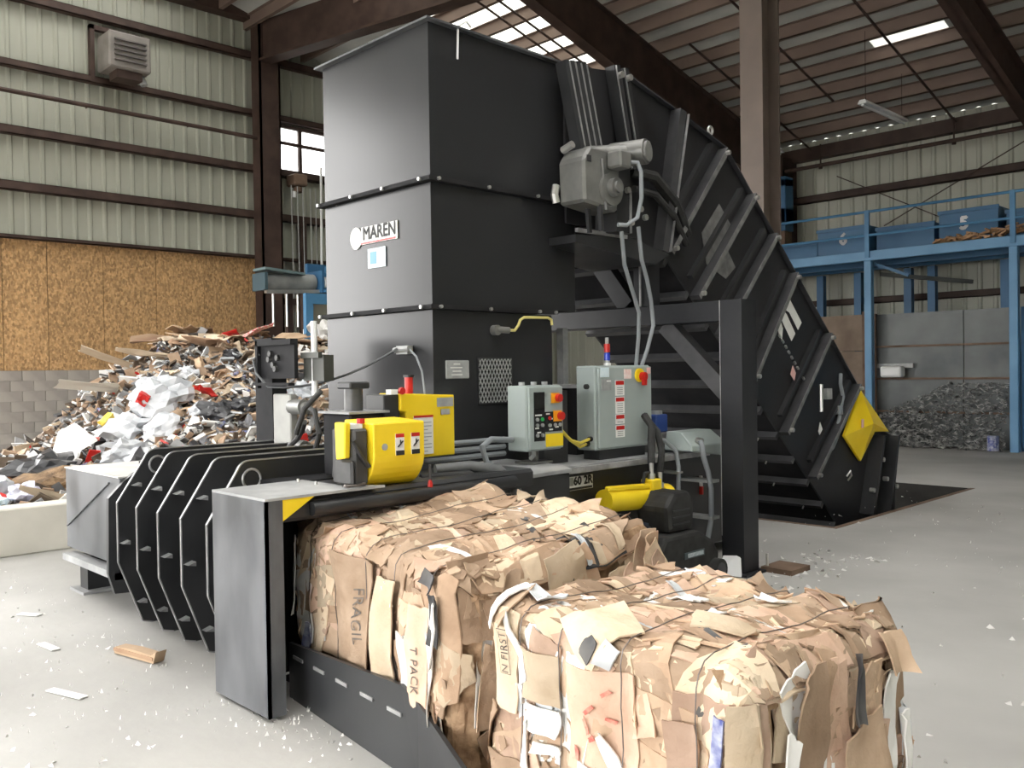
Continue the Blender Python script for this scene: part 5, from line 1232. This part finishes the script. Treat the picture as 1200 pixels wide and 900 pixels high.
# stack of flattened brown cardboard along the top
for i in range(46):
    y = rnd.uniform(6.2, 8.6); x = rnd.uniform(-14.8, -13.0)
    piece('cardboard_piece', SHEETS[i % 8], KRAFT[rnd.choice((0, 0, 1, 2))], x, y, rnd.uniform(.0, .16), (rnd.uniform(.4, 1.0), rnd.uniform(.3, .7), .5), 'flattened brown cardboard on the crest of the rubbish heap', 'cardboard', 'flattened cardboard on the heap crest', rot=(rnd.uniform(-.3, .3), rnd.uniform(-.3, .3), rnd.uniform(0, 3)), up=False)
for i in range(44):
    y = rnd.uniform(4.6, 8.8); x = rnd.uniform(-13.4, -11.0)
    piece('cardboard_piece', SHEETS[i % 8], KRAFT[rnd.choice((0, 1, 1, 2))], x, y, rnd.uniform(.0, .1), (rnd.uniform(.2, .6), rnd.uniform(.15, .4), .5), 'crumpled cardboard piece on the slope of the rubbish heap', 'cardboard', 'cardboard pieces on the heap slope')
for i in range(150):
    y = rnd.uniform(3.0, 8.9); x = rnd.uniform(-13.6, -9.9)
    piece('paper_scrap', SHEETS[i % 8], (PAPERW, KRAFT[2], BAGG, DARKW, KRAFT[1], DARKW, GREYB)[i % 7], x, y, rnd.uniform(.0, .08), (rnd.uniform(.12, .42), rnd.uniform(.05, .2), .6), 'small crumpled scrap on the slope of the rubbish heap', 'scrap', 'scraps on the heap slope')
# white bags cluster
BAGL = ['largest white bag left of the heap middle', 'white bag at the foot of the largest white bag', 'white bag at the centre of the cluster under the small red box', 'small white bag in front of the cluster centre',
        'low white bag just above the grey machine cover', 'white bag highest on the slope of the cluster', 'small white bag at the right end of the cluster', 'lowest white bag beside the grey cardboard box', 'lone white bag up the slope right of the cluster']
for i, (x, y, s_) in enumerate(((-11.9, 4.55, .7), (-11.5, 4.3, .5), (-11.9, 5.0, .75), (-11.3, 4.75, .55), (-10.9, 4.15, .5), (-12.4, 5.05, .6), (-11.2, 5.2, .4), (-10.6, 4.2, .42), (-12.6, 5.7, .4))):
    piece('plastic_bag', BLOBS[i % 8], BAGW, x, y, s_*.18, (s_, s_*.8, s_*.8), BAGL[i], 'plastic bag', 'white bags mid heap')
for i, (x, y, s_) in enumerate(((-11.0, 6.1, .5), (-10.7, 6.5, .45), (-10.9, 7.1, .42), (-11.8, 6.6, .4), (-11.9, 7.6, .35))):
    piece('plastic_bag', BLOBS[(i+3) % 8], BAGG, x, y, s_*.15, (s_, s_, s_*.8), ('largest grey bag low on the right slope of the heap', 'grey bag second from the left on the low right slope', 'grey bag low on the slope nearest the black frame', 'small grey bag halfway up the right slope', 'smallest grey bag farthest up beside the black frame')[i], 'plastic bag', 'grey bags on the right slope')
for i, (x, y, s_) in enumerate(((-10.9, 5.35, .5), (-10.8, 5.7, .42), (-12.6, 6.4, .35))):
    piece('plastic_bag', BLOBS[(i+5) % 8], BAGK, x, y, s_*.15, (s_, s_, s_*.7), ('black bag low on the heap right of the white bags', 'second black bag low on the heap, nearer the black frame', 'small black bag halfway up the heap slope')[i], 'plastic bag', 'black bags mid heap')
piece('plastic_bag', BLOBS[1], BAGK, -11.3, 3.35, .12, (.95, .55, .4), 'large black bag draped at the left end of the heap', 'plastic bag', rot=(0, 0, .6))
piece('plastic_bag', BLOBS[2], BAGW, -10.3, 2.55, .12, (.42, .40, .5), 'round white bag at the picture left edge', 'plastic bag')
piece('plastic_bag', BLOBS[4], mat('lilac_bag', (.58, .58, .72), (.7, .7, .8), 3, .45), -9.85, 2.72, .12, (.36, .3, .34), 'lilac tinted bag behind the concrete kerb', 'plastic bag')
piece('plastic_bag', BLOBS[6], STICK, -9.75, 2.45, .06, (.2, .3, .36), 'pale blue bag at the kerb by the picture edge', 'plastic bag')
piece('fibre_clump', BLOBS[3], HAY, -10.6, 3.05, .06, (1.0, .8, .5), 'large clump of brown shredded fibre left of the machine cover', 'fibre', rot=(0, 0, .4))
piece('fibre_clump', BLOBS[5], HAY, -10.3, 3.35, .02, (.8, .7, .42), 'smaller brown fibre clump beside the machine cover', 'fibre')
piece('netting', SHEETS[3], ORNG, -10.6, 2.72, .16, (.55, .10, .6), 'strip of orange netting on the brown fibre', 'netting', rot=(.2, .1, .7))
piece('netting', SHEETS[5], mat('rust_net', (.35, .15, .07), None, rough=.8), -11.2, 2.95, .12, (.5, .3, .7), 'rust coloured netting at the left end of the heap', 'netting')
piece('white_sheet', SHEETS[1], PAPERW, -11.7, 3.75, .22, (.8, .6, .8), 'crumpled white sheet standing above the black bag', 'sheet', rot=(.7, .3, .5))
piece('foam_board', SHEETS[2], mat('ivory', (.62, .58, .5), None, rough=.8), -13.2, 4.75, .30, (.24, 1.3, .25), 'long ivory board sticking out of the heap to the left', 'board', rot=(.12, .5, .05), up=False)
piece('timber_board', SHEETS[0], KRAFT[1], -13.8, 5.15, .30, (.16, 1.1, .4), 'pale wooden board leaning on the left crest of the heap', 'board', rot=(.35, .3, .1), up=False)
piece('timber_board', SHEETS[6], KRAFT[1], -13.6, 5.55, .25, (.18, .9, .4), 'tan board lying across the upper heap', 'board', rot=(.15, .2, -.2), up=False)
piece('red_plastic', SHEETS[4], REDW, -13.9, 7.35, .22, (.9, .28, .5), 'red plastic strip among the flattened cardboard', 'plastic', rot=(.1, .4, 1.4), up=False)
piece('red_plastic', SHEETS[7], RED, -13.6, 6.85, .24, (.3, .2, .5), 'small red plastic scrap left of the red strip', 'plastic', rot=(.5, .4, 1), up=False)
piece('red_plastic', SHEETS[2], RED, -11.5, 5.45, .2, (.36, .13, .5), 'bright red lid in the middle of the heap', 'plastic', rot=(.3, .6, 1.2))
piece('red_plastic', SHEETS[1], RED, -11.8, 4.72, .42, (.14, .18, .5), 'small red box on the white bags', 'plastic', rot=(.3, .9, .3))
piece('yellow_box', SHEETS[0], YELW, -12.0, 4.35, .35, (.2, .2, .6), 'small yellow box on the left of the white bags', 'box', rot=(.2, 1.0, .3))
piece('grey_box', SHEETS[3], GREYB, -10.05, 4.0, .16, (.4, .5, .8), 'grey cardboard box just above the machine cover', 'box', rot=(.2, 1.1, .2))
for i in range(7):
    piece('fruit_peel', BLOBS[i], YELW, -9.65-.06*(i % 3), 2.72+.08*i, .02, (.13, .12, .12), 'small orange yellow lump just behind the kerb', 'scrap', 'yellow lumps behind the kerb')
piece('timber_stick', SHEETS[6], KRAFT[1], -9.6, 3.0, .12, (.06, .75, .5), 'pale stick leaning over the kerb by the grey cover', 'stick', rot=(.35, .2, .1), up=False)
piece('cardboard_piece', SHEETS[2], KRAFT[1], -9.75, 3.22, .1, (.5, .4, .6), 'tan cardboard box flap between kerb and grey cover', 'cardboard', rot=(.4, .7, .2))
piece('plastic_bag', BLOBS[7], PAPERW, -15.0, 9.6, .45, (.9, .8, .6), 'white bag peeking out left of the hopper', 'plastic bag')

# raised sorting conveyor and blue frame behind the heap
t = thing('sorting_conveyor', 'grey drum end of a raised blue sorting conveyor behind the heap', 'conveyor', (-16, 9.4, 0))
s = MB(); s.cyl((-16, 8.78, 3.47), (-16, 9.92, 3.52), .17, 20); part('drum', s, mat('drum_grey', (.20, .21, .21), (.28, .29, .28), 4, .5), t, smooth=True)
s = MB(); s.box(-16.25, -15.75, 8.70, 8.76, 3.30, 3.64); part('end_plate', s, mat('dark_teal', (.05, .09, .11), None, rough=.5), t)
s = MB(); s.box(-16.3, -15.7, 9.95, 10.0, 3.3, 3.75); part('end_plate', s, BLUED, t)
s = MB(); s.bar((-16, 8.72, 3.72), (-16, 9.6, 3.66), .5, .05); part('hood', s, mat('teal_grey', (.13, .19, .20), None, rough=.5), t)
s = MB(); s.bar((-15.85, 8.76, 3.27), (-15.85, 9.95, 3.33), .1, .07); part('tray', s, BOLT, t)
s = MB(); s.box(-16.4, -15.6, 9.98, 12.5, 3.30, 3.36).box(-16.4, -16.3, 9.98, 12.5, 3.36, 3.95).box(-15.65, -15.6, 9.98, 12.5, 3.7, 3.82); part('frame', s, BLUED, t)
s = MB(); s.box(-15.9, -15.7, 10.02, 10.25, 3.42, 3.62); part('gearbox', s, CLOTHW, t)
for y in (8.95, 9.25, 9.5):
    s = MB(); s.tube([(-15.9, y, 3.25), (-15.9, y, 2.6)], .025, 6); part('leg', s, BOLT, t)
s = MB(); s.box(-16.05, -15.95, 9.3, 9.42, 0, 3.3).box(-16.3, -16.15, 9.8, 9.9, 0, 3.3); part('support_leg', s, BROWN, t)
t = thing('blue_cabin', 'blue steel cabin frame glimpsed left of the hopper', 'cabin', (-15, 10, 0))
s = MB(); s.box(-15.1, -15.0, 9.14, 9.30, 0, 3.2).box(-15.1, -15.0, 9.30, 11.5, 0, 2.55).box(-15.1, -15.0, 9.30, 11.5, 3.0, 3.2); part('wall_panel', s, BLUEP, t)
s = MB(); s.box(-15.08, -15.05, 9.30, 11.5, 2.55, 3.0); part('window_pane', s, mat('cabin_glass', (.20, .19, .15), None, rough=.3), t)

# ================================================================== FLOOR LITTER
mb = MB(); rnd = random.Random(21)
def flake(x, y, s_):
    a = rnd.random()*6.28; b = len(mb.v); h = .004+rnd.random()*.02
    for k in range(4):
        aa = a+k*1.57+rnd.uniform(-.3, .3); rr_ = s_*rnd.uniform(.5, 1.2)
        mb.v.append((x+rr_*math.cos(aa), y+rr_*math.sin(aa)*.7, .002+(h if k == 1 else 0)))
    mb.f.append((b, b+1, b+2, b+3))
for i in range(700):
    flake(rnd.uniform(-9, -3.9), rnd.uniform(.2, 2.25), .004+.018*rnd.random()**3)
for i in range(130):
    x = rnd.gauss(-3.75, .25); flake(x, rnd.gauss(2.2, .15), rnd.uniform(.004, .014))
for i in range(420):
    flake(rnd.uniform(-5.0, 0), rnd.uniform(3.5, 12), .006+.024*rnd.random()**3)
for i in range(140):
    flake(rnd.uniform(-3.9, -3.2), rnd.uniform(5.6, 7.6), rnd.uniform(.01, .035))
o = solo('paper_flakes', mb, PAPERW, (-4, 3, 0), 'tiny white paper flakes strewn over the concrete floor', 'litter'); o['kind'] = 'stuff'
s = MB(); s.box(-5.42, -5.05, 2.02, 2.10, .005, .055)
me = s.mesh('c'); 
t = thing('cardboard_offcut', 'brown cardboard offcut on the floor before the ribbed housing', 'cardboard', (-5.3, 2.06, 0)); t.rotation_euler = (0, 0, R(12))
s = MB(); s.prism([(-5.48, .005), (-5.10, .005), (-5.07, .075), (-5.12, .05), (-5.30, .055), (-5.47, .045)], 'y', 2.02, 2.09); part('tube_body', s, KRAFT[0], t)
s = MB(); s.box(-5.48, -5.10, 2.015, 2.02, .02, .04); part('tape_strip', s, KRAFT[2], t)
for i, (x, y, a, l) in enumerate(((-4.95, 1.55, .3, .28), (-5.9, 1.75, .1, .22), (-5.35, 1.2, 1.9, .2), (-6.8, 1.9, .5, .18))):
    s = MB(); s.bar((x-l/2*math.cos(a), y-l/2*math.sin(a), .006), (x+l/2*math.cos(a), y+l/2*math.sin(a), .008), .05, .006)
    solo('paper_strip', s, PAPERW, (x, y, 0), ('paper strip on the floor in front of the worn corner guard', 'paper strip on the floor beside the cardboard offcut', 'paper strip on the floor nearest the camera', 'paper strip on the floor farthest left')[i], 'scrap', 'paper strips on the floor')
